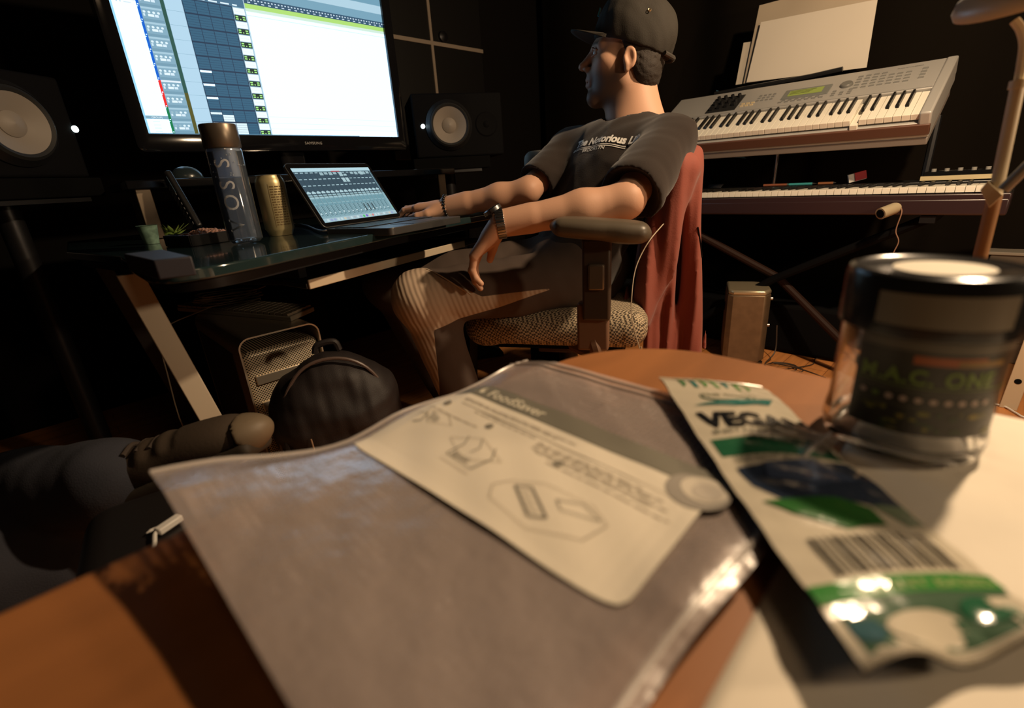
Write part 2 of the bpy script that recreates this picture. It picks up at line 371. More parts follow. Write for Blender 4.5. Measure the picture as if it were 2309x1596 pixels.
def soft(name, parts, m, parent=None, base=None, col=None, matfn=None, it=2, label=None):
    """one mesh object from one or several (points, faces)"""
    if isinstance(parts, SDF): parts = [parts]
    Vs, Fs, n = [], [], 0
    for p in parts:
        P, f = p.mesh() if isinstance(p, SDF) else p
        P = relax(P, f, it) if it else P; Vs.append(P); Fs.append(f + n); n += len(P)
    P, f = np.concatenate(Vs), np.concatenate(Fs)
    off = np.zeros(3); q = parent
    while q is not None: off += np.array(q.location); q = q.parent
    loc = np.array(base if (base is not None and parent is None) else (0, 0, 0), float)
    me = bpy.data.meshes.new(name); L = (P - off - loc).astype(np.float32)
    me.vertices.add(len(L)); me.vertices.foreach_set('co', L.ravel()); me.loops.add(f.size); me.loops.foreach_set('vertex_index', f.astype(np.int32).ravel())
    me.polygons.add(len(f)); me.polygons.foreach_set('loop_start', np.arange(0, f.size, 4, dtype=np.int32)); me.update(calc_edges=True); me.validate()
    if col is not None:
        C = np.ones((len(P), 4), np.float32); C[:, :3] = col(P); at = me.color_attributes.new('col', 'FLOAT_COLOR', 'POINT'); at.data.foreach_set('color', C.ravel())
    for mm in (m if isinstance(m, list) else [m]): me.materials.append(mm)
    if matfn is not None: me.polygons.foreach_set('material_index', matfn(P[f].mean(1)).astype(np.int32))
    me.shade_smooth()
    o = bpy.data.objects.new(name, me); COL.objects.link(o); o.location = loc
    if parent: o.parent = parent
    if label: o['label'] = label
    return o

def az(d): d = math.radians(d); return np.array([math.cos(d), math.sin(d), 0.0])
UPV = np.array([0, 0, 1.0])
def bumpy(P, sc, seed=0):
    """cheap smooth pseudo-noise in -1..1"""
    r = np.random.default_rng(seed); out = 0
    for i in range(5):
        d = r.normal(size=3); d /= np.linalg.norm(d); out = out + np.sin(P @ d * sc * (1 + .4 * i) + r.uniform(0, 6.3))
    return out / 3
def spline(pts, n=40):
    P = [np.array(p, float) for p in pts]; P = [2 * P[0] - P[1]] + P + [2 * P[-1] - P[-2]]; out = []
    m = len(P) - 3
    for i in range(n + 1):
        t = i / n * m; k = min(int(t), m - 1); t -= k; a, b, c, d = P[k:k + 4]
        out.append(.5 * ((2 * b) + (-a + c) * t + (2 * a - 5 * b + 4 * c - d) * t * t + (-a + 3 * b - 3 * c + d) * t ** 3))
    return out

# ------------------------------------------------------------------ common materials
M_black = mat('black_plastic', (.012, .012, .013), .35)
M_matte = mat('matte_black', (.0035, .0035, .004), .8, spec=.08, bump=(160, .2, .001))
M_dark = mat('dark_metal', (.02, .02, .022), .4, metal=.6)
M_gloss = mat('piano_black', (.006, .006, .007), .08)
M_steel = mat('brushed_steel', (.55, .53, .50), .32, metal=1)
M_chrome = mat('chrome', (.8, .8, .8), .12, metal=1)
M_white = mat('white_plastic', (.75, .73, .68), .4)
M_print = mat('printed_ink', attr=True, rough=.55)

# ------------------------------------------------------------------ the room
struct(B().box((0.75, 0.45, -.02), (4.6, 4.4, .04)).build('floor', plank_mat('floor_boards', (.66, .27, .085), (.60, .24, .075)), base=(0, 0, 0)))
M_wall = mat('wall_paint', (.006, .005, .0045), .9, spec=.1)
struct(B().box((0.75, 2.66, 1.3), (4.6, .06, 2.7)).build('wall_back', M_wall, base=(0, 2.63, 0)))
struct(B().box((3.02, 0.45, 1.3), (.06, 4.4, 2.7)).build('wall_right', M_wall, base=(3, 0, 0)))
struct(B().box((-1.52, 0.45, 1.3), (.06, 4.4, 2.7)).build('wall_left', M_wall, base=(-1.5, 0, 0)))
struct(B().box((0.75, -1.72, 1.3), (4.6, .06, 2.7)).build('wall_front', M_wall, base=(0, -1.7, 0)))
struct(B().box((0.75, 0.45, 2.62), (4.6, 4.4, .06)).build('ceiling', M_wall, base=(0, 0, 2.6)))

# heavy dark curtain along the right wall, hanging in folds
cv = B(); NX = 160
cv.grid(lambda u, v: (2.83 + .035 * math.sin(u * 46 + .8 * math.sin(u * 17)) * (0.7 + .3 * v), -1.5 + 4.05 * u, .03 + 2.5 * v), NX, 6)
tag(cv.build('curtain', mat('curtain_cloth', (.007, .0055, .004), .95, spec=.05, bump=(300, .3, .001)), base=(2.83, .5, .03), solid=.006, smooth=80),
    'heavy black curtain hanging in folds behind the two keyboards', 'curtain')

# dark square panels with the pale cross between them
wp = thing('wall_panel', (1.98, 2.60, 1.02), 'large black wall panel with a pale tape cross above the right loudspeaker', 'panel')
B().box((1.97, 2.61, 1.62), (.74, .03, 1.26)).build('board', mat('panel_black', (.006, .0055, .005), .45), wp, bevel=.004)
B().box((1.965, 2.590, 1.618), (.75, .006, .020)).box((1.945, 2.590, 1.62), (.017, .0062, 1.24)).build('tape_cross', mat('pale_tape', (.27, .22, .17), .7), wp)
B().lathe([(0, 0), (.030, .0), (.028, .012), (.012, .02), (0, .021)], (2.03, 2.592, 1.66), (0, -1, 0)).build('hook_plate', M_dark, wp)

# ------------------------------------------------------------------ desk
dk = thing('desk', (0.6, 1.3, 0), 'dark studio desk with glass top, raised shelf and slanted metal legs', 'desk')
edge = [at_z(*p, .75)[:2] for p in [(268, 578), (330, 610), (435, 605), (560, 584), (700, 556), (800, 536), (900, 516), (1000, 499), (1100, 482), (1230, 463)]]
e2 = spline([(e[0], e[1], 0) for e in edge], 40)
top = [(e[0], e[1]) for e in e2] + [(1.35, 1.42), (1.35, 1.98), (.05, 1.98), (.03, 1.5)]
M_glass = mat('dark_glass', (.015, .030, .032), .10, spec=.9, bump=(9, .02, .002), coat=.3)
B().prism(top, .732, .75).build('glass_top', M_glass, dk, bevel=.003)
B().prism([(x + (.7 - x) * .03, y + (1.6 - y) * .03 + .012) for x, y in top], .712, .7318).build('under_frame', M_dark, dk)
# raised shelf
B().box((.72, 1.78, .889), (1.06, .36, .022)).build('shelf', M_gloss, dk, bevel=.003)
M_post = mat('tan_metal', (.32, .25, .18), .3, metal=.7)
B().box((.225, 1.63, .815), (.035, .012, .13)).box((.225, 1.72, .815), (.02, .18, .10)).build('shelf_support', M_post, dk, bevel=.002)
B().box((1.20, 1.63, .815), (.035, .012, .13)).box((1.20, 1.72, .815), (.02, .18, .10)).build('shelf_support', M_post, dk, bevel=.002)
# legs: broad slanted blades
def leg_blade(a, b, wd, th=.012):
    a, b = Vector(a), Vector(b); s = Vector((wd, 0, 0)); t = Vector((0, th, 0)); m = B()
    m.add([a - s, a + s, b + s, b - s, a - s + t, a + s + t, b + s + t, b - s + t], [(0, 1, 2, 3), (7, 6, 5, 4), (0, 4, 5, 1), (1, 5, 6, 2), (2, 6, 7, 3), (3, 7, 4, 0)])
    return m
lt, lb = at_y(292, 618, 1.19), at_y(500, 985, 1.12); lb = lt + (lb - lt) * (lt[2] / (lt[2] - lb[2])) * .985
M_leg = mat('pale_leg_metal', (.46, .40, .31), .45, metal=.3)
leg_blade(lt, lb, .021).build('leg', M_leg, dk, bevel=.002)
leg_blade((1.28, 1.55, .715), (1.12, 1.45, .01), .021).build('leg', M_black, dk, bevel=.002)
leg_blade((.10, 1.90, .715), (.22, 1.90, .01), .021).build('leg', M_black, dk, bevel=.002)
leg_blade((1.30, 1.90, .715), (1.2, 1.90, .01), .021).build('leg', M_black, dk, bevel=.002)
# keyboard tray hanging under the front edge
ta, tb, tc, td = [at_z(*p, .672) for p in [(632, 626), (688, 634), (1010, 552), (1060, 541)]]
dr = (tc - tb) / np.linalg.norm(tc - tb); nb = np.array([-dr[1], dr[0], 0])
te = tb + dr * .72
B().prism([tb[:2], te[:2], (te + nb * .26)[:2], (tb + nb * .26)[:2], ta[:2]], .655, .667).build('keyboard_tray', M_black, dk, bevel=.002)
B().sweep([(0, 0), (.60, 0), (.60, .020), (0, .020)], tb + dr * .004 + np.array([0, 0, -.018]) - nb * .006, dr, (0, 0, 1), nb * .006).build('tray_front_strip', mat('pale_strip', (.55, .46, .34), .5), dk, bevel=.002)
B().box(tb + nb * .12 + dr * .03 + np.array([0, 0, .028]), (.02, .16, .055), M=Matrix(np.array([dr, nb, UPV]).T.tolist())).build('tray_runner', M_dark, dk)
B().box(te + nb * .12 - dr * .03 + np.array([0, 0, .028]), (.02, .16, .055), M=Matrix(np.array([dr, nb, UPV]).T.tolist())).build('tray_runner', M_dark, dk)

# ------------------------------------------------------------------ television
SX0, SW, SZ0, SH = .32, .875, 1.040, .492; TY = 1.90
tv = thing('television', (.757, 1.95, .90), 'large wide television showing a pale recording session on the desk shelf', 'television')
def rrect(w, h, r, n=6):
    return [(sx * (w / 2 - r) + r * math.cos(a), sy * (h / 2 - r) + r * math.sin(a)) for sx, sy, a0 in ((1, 1, 0), (-1, 1, 90), (-1, -1, 180), (1, -1, 270)) for a in [math.radians(a0 + 90 * i / n) for i in range(n + 1)]]
bz = B(); cx, cz = SX0 + SW / 2, SZ0 + SH / 2 - .006
ow, oh = SW + .074, SH + .088
out = rrect(ow, oh, .02); inn = rrect(SW, SH, .001); n = len(out)
V3 = lambda p, y, zc=cz: (cx + p[0], y, zc + p[1])
bz.add([V3(p, TY - .011) for p in out] + [V3((p[0] * .985, p[1] * .975), TY - .013) for p in out] + [V3(p, TY - .012, SZ0 + SH / 2) for p in inn] + [V3(p, TY + .002, SZ0 + SH / 2) for p in inn] + [V3(p, TY + .05) for p in out],
       [(a * n + i, a * n + (i + 1) % n, b * n + (i + 1) % n, b * n + i) for a, b in ((0, 1), (1, 2), (2, 3), (4, 0)) for i in range(n)] + [tuple(range(4 * n, 5 * n))])
bz.build('bezel', M_gloss, tv, smooth=40)
# screen picture; s 0..1 from the left, z height on the screen
scr = Print(lambda s, z, l: (SX0 + SW * s, TY - .001 - l, z), .0002)
SB = SZ0; ST = SZ0 + SH
WHT = (.92, 1.5, 2.1); LG = (.44, .66, .82); MG = (.22, .40, .52); DB = (.030, .115, .20); LN = (.012, .04, .085)
scr.rect(0, SB, 1, ST, WHT, 0)
scr.rect(0, SB, .008, ST, (.35, .72, 1.0), 1)
scr.rect(0, SB + .043, .078, SB + .052, MG, 1); scr.text('GROUPS', .024, SB + .0445, .0075, (.8, .95, 1), 2, wscale=1 / SW)
for i in range(4): scr.rect(.025, SB + .035 - i * .009, .045, SB + .036 - i * .009, (.5, .65, .72), 1)
scr.rect(.0, ST - .03, .15, ST - .027, MG, 1)
for i in range(16):
    z = ST - .036 - i * .0075
    for j, a in enumerate((.02, .03)): scr.rect(a, z, a + .003, z + .003, (.35, .45, .55), 1)
    scr.rect(.04, z, .06 + .012 * ((i * 7) % 3), z + .0025, (.66, .76, .84), 1)
scr.rect(.0815, SB, .415, ST, MG, 1)
scr.rect(.074, 1.191, .082, ST, (.0, .12, .62), 2); scr.rect(.074, 1.118, .082, 1.191, (.85, .02, .02), 2); scr.rect(.074, SB, .082, 1.118, (.0, .20, .07), 2)
P0 = 1.381; PITCH = .0377
scr.rect(.144, SB, .1555, ST, (.02, .09, .075), 2); scr.rect(.144, SB, .1555, 1.16, (.09, .09, .02), 3)
scr.rect(.1565, SB + .004, .2095, ST, LG, 2)
scr.rect(.2105, SB, .372, ST, LN, 2); scr.rect(.372, SB, .415, ST, MG, 2)
for r in range(-3, 10):
    z1 = P0 - PITCH * r; z0 = z1 - PITCH
    if z0 < SB - .02 : continue
    z0 = max(z0, SB + .004)
    if z1 > 1.45: continue
    scr.rect(.157, z0 - .0004, .21, z0 + .0004, MG, 3)
    scr.rect(.074, z0 - .003, .0775, z0 - .001, WHT, 3); scr.rect(.0765, z0 + .002, .080, z0 + .0045, WHT, 3)
    # channel strip
    scr.rect(.083, z1 - .006, .142, z1 - .0012, (.38, .58, .70) if r != 5 else (.75, .85, .92), 3)
    for j in range(4): scr.disc(.090 + j * .0135, z1 - .0135, .0042, .0032, (.72, .88, .96) if (r < 7 or j > 1) else (.30, .48, .58), 3, 8)
    scr.rect(.0855, z1 - .0245, .091, z1 - .018, (.60, .78, .88), 3); scr.rect(.099, z1 - .0245, .116, z1 - .018, (.76, .90, .96), 3); scr.rect(.118, z1 - .0245, .129, z1 - .018, (.66, .82, .92), 3)
    scr.rect(.083, z0, .142, z0 + .007, (.17, .33, .44), 3)
    for c in range(4):
        a = .213 + c * .0395
        for q in range(5):
            y1 = z1 - .0022 - q * .0068; y0 = y1 - .0062
            if y0 < SB: continue
            cc = DB
            if c == 0 and q == 0 and r in (4, 5, 6): cc = WHT
            if r == 7 and ((c == 0 and q == 1) or (c == 1 and q >= 2)): cc = (.75, .92, 1)
            if r in (8, 9) and c < 3 and q < 5: cc = (.72, .90, .98)
            if r == 8 and c == 1 and q == 4: cc = (.02, .18, .60)
            scr.rect(a, y0, a + .0375, y1, cc, 3)
    # input/output column
    scr.rect(.374, z1 - .0205, .413, z1 - .0022, (.86, .97, 1), 3); scr.rect(.376, z1 - .012, .408, z1 - .0114, (.6, .7, .78), 4)
    scr.rect(.374, max(z0, SB + .004), .413, z1 - .022, (.01, .03, .03), 3)
    for (a, bq) in ((.377, .386), (.401, .410)):
        for q in range(2): scr.rect(a, z1 - .0285 - q * .0062, bq, z1 - .0248 - q * .0062, (.38, .85, .25), 4)
    scr.rect(.391, z1 - .0345, .395, z1 - .0315, (.38, .85, .25), 4)
scr.rect(.2105, 1.419, .415, ST, (.06, .16, .26), 4)
for c in range(5): scr.rect(.216 + c * .0395, 1.4215, .245 + c * .0395 if c < 4 else .39, 1.4255, (.72, .88, .96), 5)
scr.rect(.415, SB, .418, ST, (.45, .60, .68), 5)
# timeline rulers
scr.rect(.418, 1.505, 1, ST, (.16, .34, .46), 1)
scr.rect(.418, 1.478, 1, 1.505, (.42, .62, .74), 1)
scr.rect(.418, 1.452, 1, 1.478, (.18, .36, .48), 1)
scr.rect(.418, 1.434, 1, 1.452, (.03, .09, .16), 1)
scr.rect(.418, 1.421, 1, 1.434, (.42, .72, .18), 1); scr.rect(.418, 1.412, 1, 1.421, (.62, .82, .70), 1)
scr.rect(.418, 1.4005, 1, 1.4015, (.40, .52, .60), 1)
for i in range(46):
    a = .43 + i * .0125; scr.rect(a, 1.444, a + .006, 1.4475, (.6, .75, .85), 2)
    if i % 2 == 0: scr.rect(a, 1.437, a + .010, 1.440, (.6, .75, .85), 2)
for i, z in enumerate((1.062, 1.080, 1.10)): scr.rect(.418, z, 1, z + .0012, (.72, .86, .93), 1)
scr.rect(.0, SB, .80, SB + .0035, (.10, .22, .32), 6)
M_scr = screen_mat('television_picture', TV_GLOW)
scr.build('screen', M_scr, tv)
tl = Print(lambda s, z, l: (s, TY - .0135 - l, z), .0003); tl.text('SAMSUNG', .790, 1.011, .013, (.30, .29, .28), 1, bold=.015, spacing=1.15)
tl.build('maker_name', M_print, tv)
B().lathe([(0, 0), (.17, 0), (.175, .006), (.15, .012), (.04, .02), (.03, .022)], (.757, 1.95, .901), n=48).build('stand_foot', M_gloss, tv)
B().box((.757, 1.95, .96), (.09, .03, .12)).build('stand_neck', M_gloss, tv, bevel=.008)
B().sweep([(-.09, 0), (.09, 0), (.075, -.012), (-.075, -.012)], (.757, 1.893, 1.003), (1, 0, 0), (0, 0, 1), (0, .03, 0)).build('control_strip', M_gloss, tv, bevel=.004)

# ------------------------------------------------------------------ studio loudspeakers, lying on their sides
M_cone = mat('white_cone', (.24, .21, .18), .55, bump=(500, .1, .0005))
M_led = mat('white_led', emit=(.75, 1, 1), estr=6)
def monitor(face_c, azn, off, lbl, led_off):
    f = az(azn); s = np.array([-f[1], f[0], 0])          # outward normal, and the direction to the right as the speaker faces
    base = Vector(face_c - f * .16 - UPV * .125)
    t = thing('studio_loudspeaker', base, lbl, 'loudspeaker')
    Mx = Matrix(np.array([s, f, UPV]).T.tolist())
    c = face_c + s * off
    B().box(c - f * .189, (.39, .32, .25), M=Mx).build('cabinet', M_matte, t, bevel=.008)
    w = B(); P = lambda d, h, a, r: None
    w.lathe([(.100, -.030), (.100, -.024), (.095, -.018), (.086, -.005), (.082, -.028)], face_c + f * .0, f, n=56); w.build('woofer_ring', M_black, t)
    B().lathe([(.086, -.007), (.079, -.001), (.071, -.006)], face_c, f, n=56).build('surround', mat('rubber', (.012, .012, .012), .6), t)
    B().lathe([(.071, -.006), (.031, -.0265)], face_c, f, n=56).build('cone', M_cone, t)
    B().lathe([(.031, -.0265), (.0305, -.024), (.020, -.017), (.0, -.013)], face_c, f, n=40).build('dust_cap', M_cone, t)
    tw = face_c + s * (off * 2 + (.0 if off == 0 else 0)) + s * np.sign(off) * .0
    tc_ = face_c + s * (np.sign(off) * .165)
    B().lathe([(.050, -.0285), (.045, -.025), (.025, -.028), (.014, -.028), (.010, -.024), (0, -.022)], tc_, f, n=40).build('tweeter', M_matte, t)
    B().lathe([(0, -.026), (.0085, -.026), (.0085, -.029)], face_c + s * led_off + UPV * .0, f, n=20).build('power_light', M_led, t)
    return t, base, Mx
rt, rb, rM = monitor(at_y(1015, 281, 1.76), -118, .045, 'black studio loudspeaker with white cone on its side right of the television', -.112)
lt_, lb_, lM = monitor(at_y(45, 277, 1.76), -56, -.045, 'black studio loudspeaker with large pale cone left of the television', .150)
for b_, M_, l_ in ((rb, rM, 'dark foam pad under the right loudspeaker'), (lb_, lM, 'dark foam pad under the left loudspeaker')):
    tag(B().box(Vector(b_) - Vector((0, 0, .026)), (.34, .28, .05), M=M_).build('foam_pad', mat('foam', (.004, .004, .004), .95, spec=.05), base=Vector(b_) - Vector((0, 0, .05)), bevel=.004), l_, 'foam pad')
    # stands that carry each loudspeaker from the floor beside the desk
    q = Vector(b_); zt = q.z - .052
    s_ = thing('speaker_stand', (q.x, q.y, 0), l_.replace('foam pad under', 'stand column carrying'), 'stand')
    B().box((q.x, q.y, zt - .006), (.26, .26, .012), M=M_).build('top_plate', M_dark, s_)
    B().box((q.x, q.y, .01), (.32, .32, .02), M=M_).build('base_plate', M_dark, s_)
    B().cyl((q.x, q.y, .02), (q.x, q.y, zt - .012), .028).build('column', M_dark, s_)

# ------------------------------------------------------------------ laptop
hl = at_z(731, 514, .764); wd_ = az(18); fw = az(-72)
lp = thing('laptop', Vector(hl + wd_ * .152 + fw * .11) - Vector((0, 0, .018)), 'open slim grey laptop showing a mixing console on the glass desk', 'laptop')
base = B(); base.sweep([(p[0], p[1]) for p in rrect(.272, .198, .012)], hl + wd_ * .136 + fw * .099 + UPV * -.018, wd_, fw, (0, 0, .0155)); base.build('base', mat('laptop_metal', (.10, .10, .10), .4, metal=.7), lp, bevel=.001)
kb = B()
for r in range(5):
    for c in range(14): kb.box(hl + wd_ * (.010 + c * .018 + .009) + fw * (.03 + r * .0185) + UPV * -.0015, (.0162, .0162, .002), M=Matrix(np.array([wd_, fw, UPV]).T.tolist()))
kb.build('keys', M_black, lp)
B().box(hl + wd_ * .136 + fw * .158 + UPV * -.0022, (.105, .07, .001), M=Matrix(np.array([wd_, fw, UPV]).T.tolist())).build('trackpad', mat('laptop_pad', (.09, .09, .09), .3, metal=.5), lp)
tl_ = math.radians(33); lu = UPV * math.cos(tl_) - fw * math.sin(tl_); ln = np.cross(wd_, lu)     # lid up, lid normal
if ln @ fw < 0: ln = -ln
LH = .172
B().sweep([(p[0], p[1]) for p in rrect(.272, LH, .012)], hl + wd_ * .136 + lu * (LH / 2) - ln * .006, wd_, lu, ln * .0055).build('lid', mat('laptop_metal'), lp, bevel=.001)
B().sweep([(p[0], p[1]) for p in rrect(.268, LH - .004, .010)], hl + wd_ * .136 + lu * (LH / 2) - ln * .0006, wd_, lu, ln * .001).build('screen_border', M_gloss, lp)
ls = Print(lambda s, t, l: hl + wd_ * (.011 + .250 * s) + lu * (.012 + .146 * t) + ln * (.0006 + l), .00015)
TE = (.20, .42, .50); DK = (.05, .10, .14); PALE = (.55, .80, .88)
ls.rect(0, 0, 1, 1, (.30, .52, .60), 0); ls.rect(0, .935, 1, 1, (.62, .90, 1), 1); ls.rect(.45, .925, .56, .938, (.8, .1, .12), 2)
ls.rect(0, .50, 1, .93, DK, 1); ls.rect(0, .46, 1, .50, (.10, .16, .18), 1)
for c in range(17):
    a = c / 17.6; b_ = a + .051
    ls.rect(b_ + .001, .09, b_ + .0035, .93, (.02, .05, .07), 2)
    for z in (.90, .78, .66): ls.rect(a + .012, z, b_ - .004, z + .014, PALE, 3)
    ls.rect(a + .004, .52, b_ - .002, .553, PALE, 3); ls.disc((a + b_) / 2, .556, .012, .012, PALE, 3, 8); ls.rect(a + .004, .475, b_ - .002, .50, (.42, .66, .74), 3)
    ls.rect(a + .004, .435, b_ - .002, .462, (.48, .74, .82), 3); ls.rect(a + .004, .30, b_ - .002, .42, TE, 3)
    for q in range(4): ls.rect(a + .008 + q * .01, .33 + .0 * q, a + .013 + q * .01, .345, (.5, .75, .82), 4)
    ls.rect(a + .014, .11, a + .022, .30, (.06, .14, .18), 3); ls.rect(a + .030, .11, a + .036, .30, (.10, .24, .28), 3)
    if c in (10, 11, 12): ls.rect(a + .030, .13, a + .044, .27, (.03, .05, .06), 4)
    ls.rect(a + .011, .14 + .006 * (c % 3), a + .025, .165 + .006 * (c % 3), (.75, .95, 1), 4)
    if c > 4 and c not in (9, 10, 11): ls.rect(a + .006, .87 - .012 * (c % 2), b_ - .002, .915, (.42, .62, .68), 3)
ls.rect(.53, .83, .575, .915, (.50, .72, .78), 4); ls.rect(.585, .84, .625, .875, (.50, .72, .78), 4); ls.rect(.82, .85, .86, .92, (.50, .72, .78), 4)
ls.rect(.53, .715, .57, .80, (.55, .78, .84), 4); ls.rect(.58, .715, .62, .80, (.55, .78, .84), 4)
ls.rect(.985, .12, .99, .17, (.2, .9, .2), 5); ls.rect(.975, .09, .982, .93, (.35, .6, .68), 4)
ls.rect(0, 0, 1, .07, (.48, .70, .78), 4)
rc = random.Random(5)
for i in range(22):
    c_ = rc.choice([(.7, .9, .95), (.5, .6, .65), (.4, .5, .8), (.8, .75, .6), (.7, .9, .95)])
    if i == 11: c_ = (.1, .7, .2)
    if i == 12: c_ = (.25, .15, .7)
    if i == 14: c_ = (.85, .3, .3)
    ls.disc(.05 + i * .042, .033, .015, .024, c_, 5, 10)
ls.build('screen', screen_mat('laptop_picture', LAPTOP_GLOW), lp)

# ------------------------------------------------------------------ things on the desk
bp_ = at_z(557, 548, .75); bp_[2] = .7505
bt = thing('water_bottle', bp_, 'clear cylindrical water bottle with grey cap standing on the desk', 'bottle')
M_clear = film_mat('clear_plastic', (.30, .38, .46), .16, .06, gloss=.02, transl=((.4, .5, .7), .6))
B().lathe([(0, .004), (.026, .002), (.0325, .008), (.0325, .178), (.0305, .184), (.0285, .184), (.0305, .177), (.0305, .011), (.024, .008), (0, .010)], bp_, n=48).build('body', M_clear, bt)
B().lathe([(0, .012), (.0301, .0125), (.0301, .128), (0, .1285)], bp_, n=48).build('water', mat('water', (.20, .24, .30), .02, alpha=.14, spec=.4), bt)
B().lathe([(.0315, .183), (.0335, .186), (.0335, .224), (.0325, .2265), (0, .2268)], bp_, n=48).build('cap', mat('cap_grey', (.16, .13, .10), .35, metal=.7), bt, label='matte grey-brown screw cap')
vang = math.degrees(math.atan2(-bp_[1], -bp_[0])) - 18
def bmap(s, t, l):
    a = math.radians(vang) + s / .0326; return (bp_[0] + (.0327 + l) * math.cos(a), bp_[1] + (.0327 + l) * math.sin(a), bp_[2] + t)
vt = Print(bmap, .0001)
for i, ch in enumerate('VOSS'):
    vt = Print(bmap, .0001); vt.text(ch, .014, .026 + i * .040, .040, (.48, .50, .52), 1, rot=math.pi / 2)
    vt.build('letter', mat('grey_lettering', (.42, .44, .48), .5), bt)
dr_ = B(); rr = random.Random(3)
for i in range(16):
    a = math.radians(vang + rr.uniform(-80, 80)); z = rr.uniform(.13, .176); q = Vector((bp_[0] + .0327 * math.cos(a), bp_[1] + .0327 * math.sin(a), bp_[2] + z)); dr_.lathe([(0, -.001), (.0011, 0), (0, .001)], q, (math.cos(a), math.sin(a), 0), n=8)
dr_.build('droplet_film', mat('droplets', (.35, .4, .45), .1, spec=.6), bt)['kind'] = 'stuff'
B().lathe([(.0300, .130), (.0300, .182)], bp_, n=40).build('condensation', film_mat('condensation', (.45, .60, .85), .60, .5, transl=((.45, .62, .90), .6)), bt)

cn_ = np.array([.415, 1.232, .7505])
ct = thing('drink_can', cn_, 'tall gold drinks can beside the clear water bottle', 'can')
B().lathe([(0, .006), (.022, .004), (.0255, 0), (.029, .010), (.0325, .016), (.0325, .116), (.030, .126), (.0265, .132), (.0265, .135)], cn_, n=48).build('can_body', mat('gold_can', (.55, .46, .24), .36, metal=.45), ct)
B().lathe([(.0265, .135), (.0275, .136), (.026, .1345), (.0245, .130), (0, .1305)], cn_, n=48).build('can_lid', M_steel, ct)
B().box(cn_ + np.array([.004, 0, .1325]), (.02, .012, .0015), rz=.5).build('ring_pull', M_steel, ct)
def cmap(s, t, l): a = math.radians(-115) + s / .0326; return (cn_[0] + (.0327 + l) * math.cos(a), cn_[1] + (.0327 + l) * math.sin(a), cn_[2] + t)
cp = Print(cmap, .0001); r_ = random.Random(2)
for i in range(16):
    z = .108 - i * .0056; x = 0
    while x < .03:
        w_ = r_.uniform(.003, .009); cp.rect(x, z, min(x + w_, .031), z + .0028, (.14, .09, .03), 1, sub=(3, 1)); x += w_ + .002
cp.rect(-.003, .02, -.002, .115, (.16, .11, .04), 1); cp.build('small_print', M_print, ct)

# telephone-like remote leaning by the shelf support
ra, rb2 = at_y(379, 398, 1.56), at_y(452, 522, 1.48)
rr_ = thing('remote_control', rb2, 'long black remote control leaning upright left of the water bottle', 'remote control')
ax_ = (ra - rb2); L_ = np.linalg.norm(ax_); ax_ /= L_; sd = np.cross(ax_, np.array([.3, .9, .2])); sd /= np.linalg.norm(sd); nn = np.cross(sd, ax_); sd, nn = sd * math.cos(1.05) + nn * math.sin(1.05), nn * math.cos(1.05) - sd * math.sin(1.05)
Mr = Matrix(np.array([sd, ax_, nn]).T.tolist())
B().box(rb2 + ax_ * (L_ / 2 + .006), (.042, L_, .016), M=Mr).build('body', M_black, rr_, bevel=.005)
kk = B(); sgn = 1 if nn @ (O3 - rb2) > 0 else -1
for i in range(9):
    for j in range(3): kk.box(rb2 + ax_ * (.02 + i * .014) + sd * ((j - 1) * .0115) + nn * (.0085 * sgn), (.008, .006, .003), M=Mr)
kk.build('buttons', mat('grey_buttons', (.14, .14, .15), .5), rr_)
B().box(rb2 + ax_ * (L_ * .80) + nn * .0083 * sgn, (.034, L_ * .28, .002), M=Mr).build('display', mat('dim_display', (.05, .09, .13), .15), rr_)

# dark mouse on the shelf
mo = SDF((.29, 1.62, .89), (.40, 1.74, .97), .0022); mo.ell((.345, 1.68, .901), (.042, .030, .034), k=.002).cut((0, 0, .9005), (0, 0, -1))
tag(soft('computer_mouse', mo, mat('mouse_black', (.02, .03, .035), .22), base=(.345, 1.68, .9005)), 'dark domed computer mouse on the raised desk shelf left of the water bottle', 'computer mouse')

# black box at the left end, snack tray, herb packet and cup
bx = at_z(352, 590, .752)
bxm = B(); c4 = [at_z(*p, .775)[:2] for p in [(278, 572), (345, 587), (432, 577), (365, 562)]]
bxm.prism(c4, .7505, .775); tag(bxm.build('drive_case', mat('case_black', (.03, .03, .04), .5), base=(c4[0][0], c4[0][1], .7505), bevel=.002), 'flat black case at the left front corner of the desk', 'case')
st_ = at_z(470, 545, .752)
sn = thing('snack_tray', (st_[0], st_[1], .7505), 'small dark tray of pinkish nuts behind the flat black case', 'tray')
Mt = Matrix.Rotation(math.radians(20), 3, 'Z'); tcn = Vector((st_[0], st_[1], .7505))
trb = B()
trb.box(tcn + Vector((0, 0, .002)), (.13, .09, .004), M=Mt)
for dx, dy, sx, sy in ((0, .045, .13, .004), (0, -.045, .13, .004), (.065, 0, .004, .09), (-.065, 0, .004, .09)): trb.box(tcn + Mt @ Vector((dx, dy, .012)), (sx, sy, .022), M=Mt)
trb.build('tray', M_black, sn)
nu = B(); r_ = random.Random(9)
for i in range(150):
    p = tcn + Mt @ Vector((r_.uniform(-.055, .055), r_.uniform(-.036, .036), 0)); hgt = .010 + .016 * math.exp(-((p - tcn).x ** 2 + (p - tcn).y ** 2) / .002) + r_.uniform(0, .004); p.z += hgt
    nu.lathe([(0, -.005), (.0035, -.002), (.0035, .002), (0, .005)], p, (r_.uniform(-1, 1), r_.uniform(-1, 1), r_.uniform(-1, 1)), n=6)
no = nu.build('nuts', mat('nuts', (.42, .23, .17), .6, noise=(80, .5, 2)), sn, label='heap of pinkish brown nuts'); no['kind'] = 'stuff'
cpz = at_z(343, 548, .752)
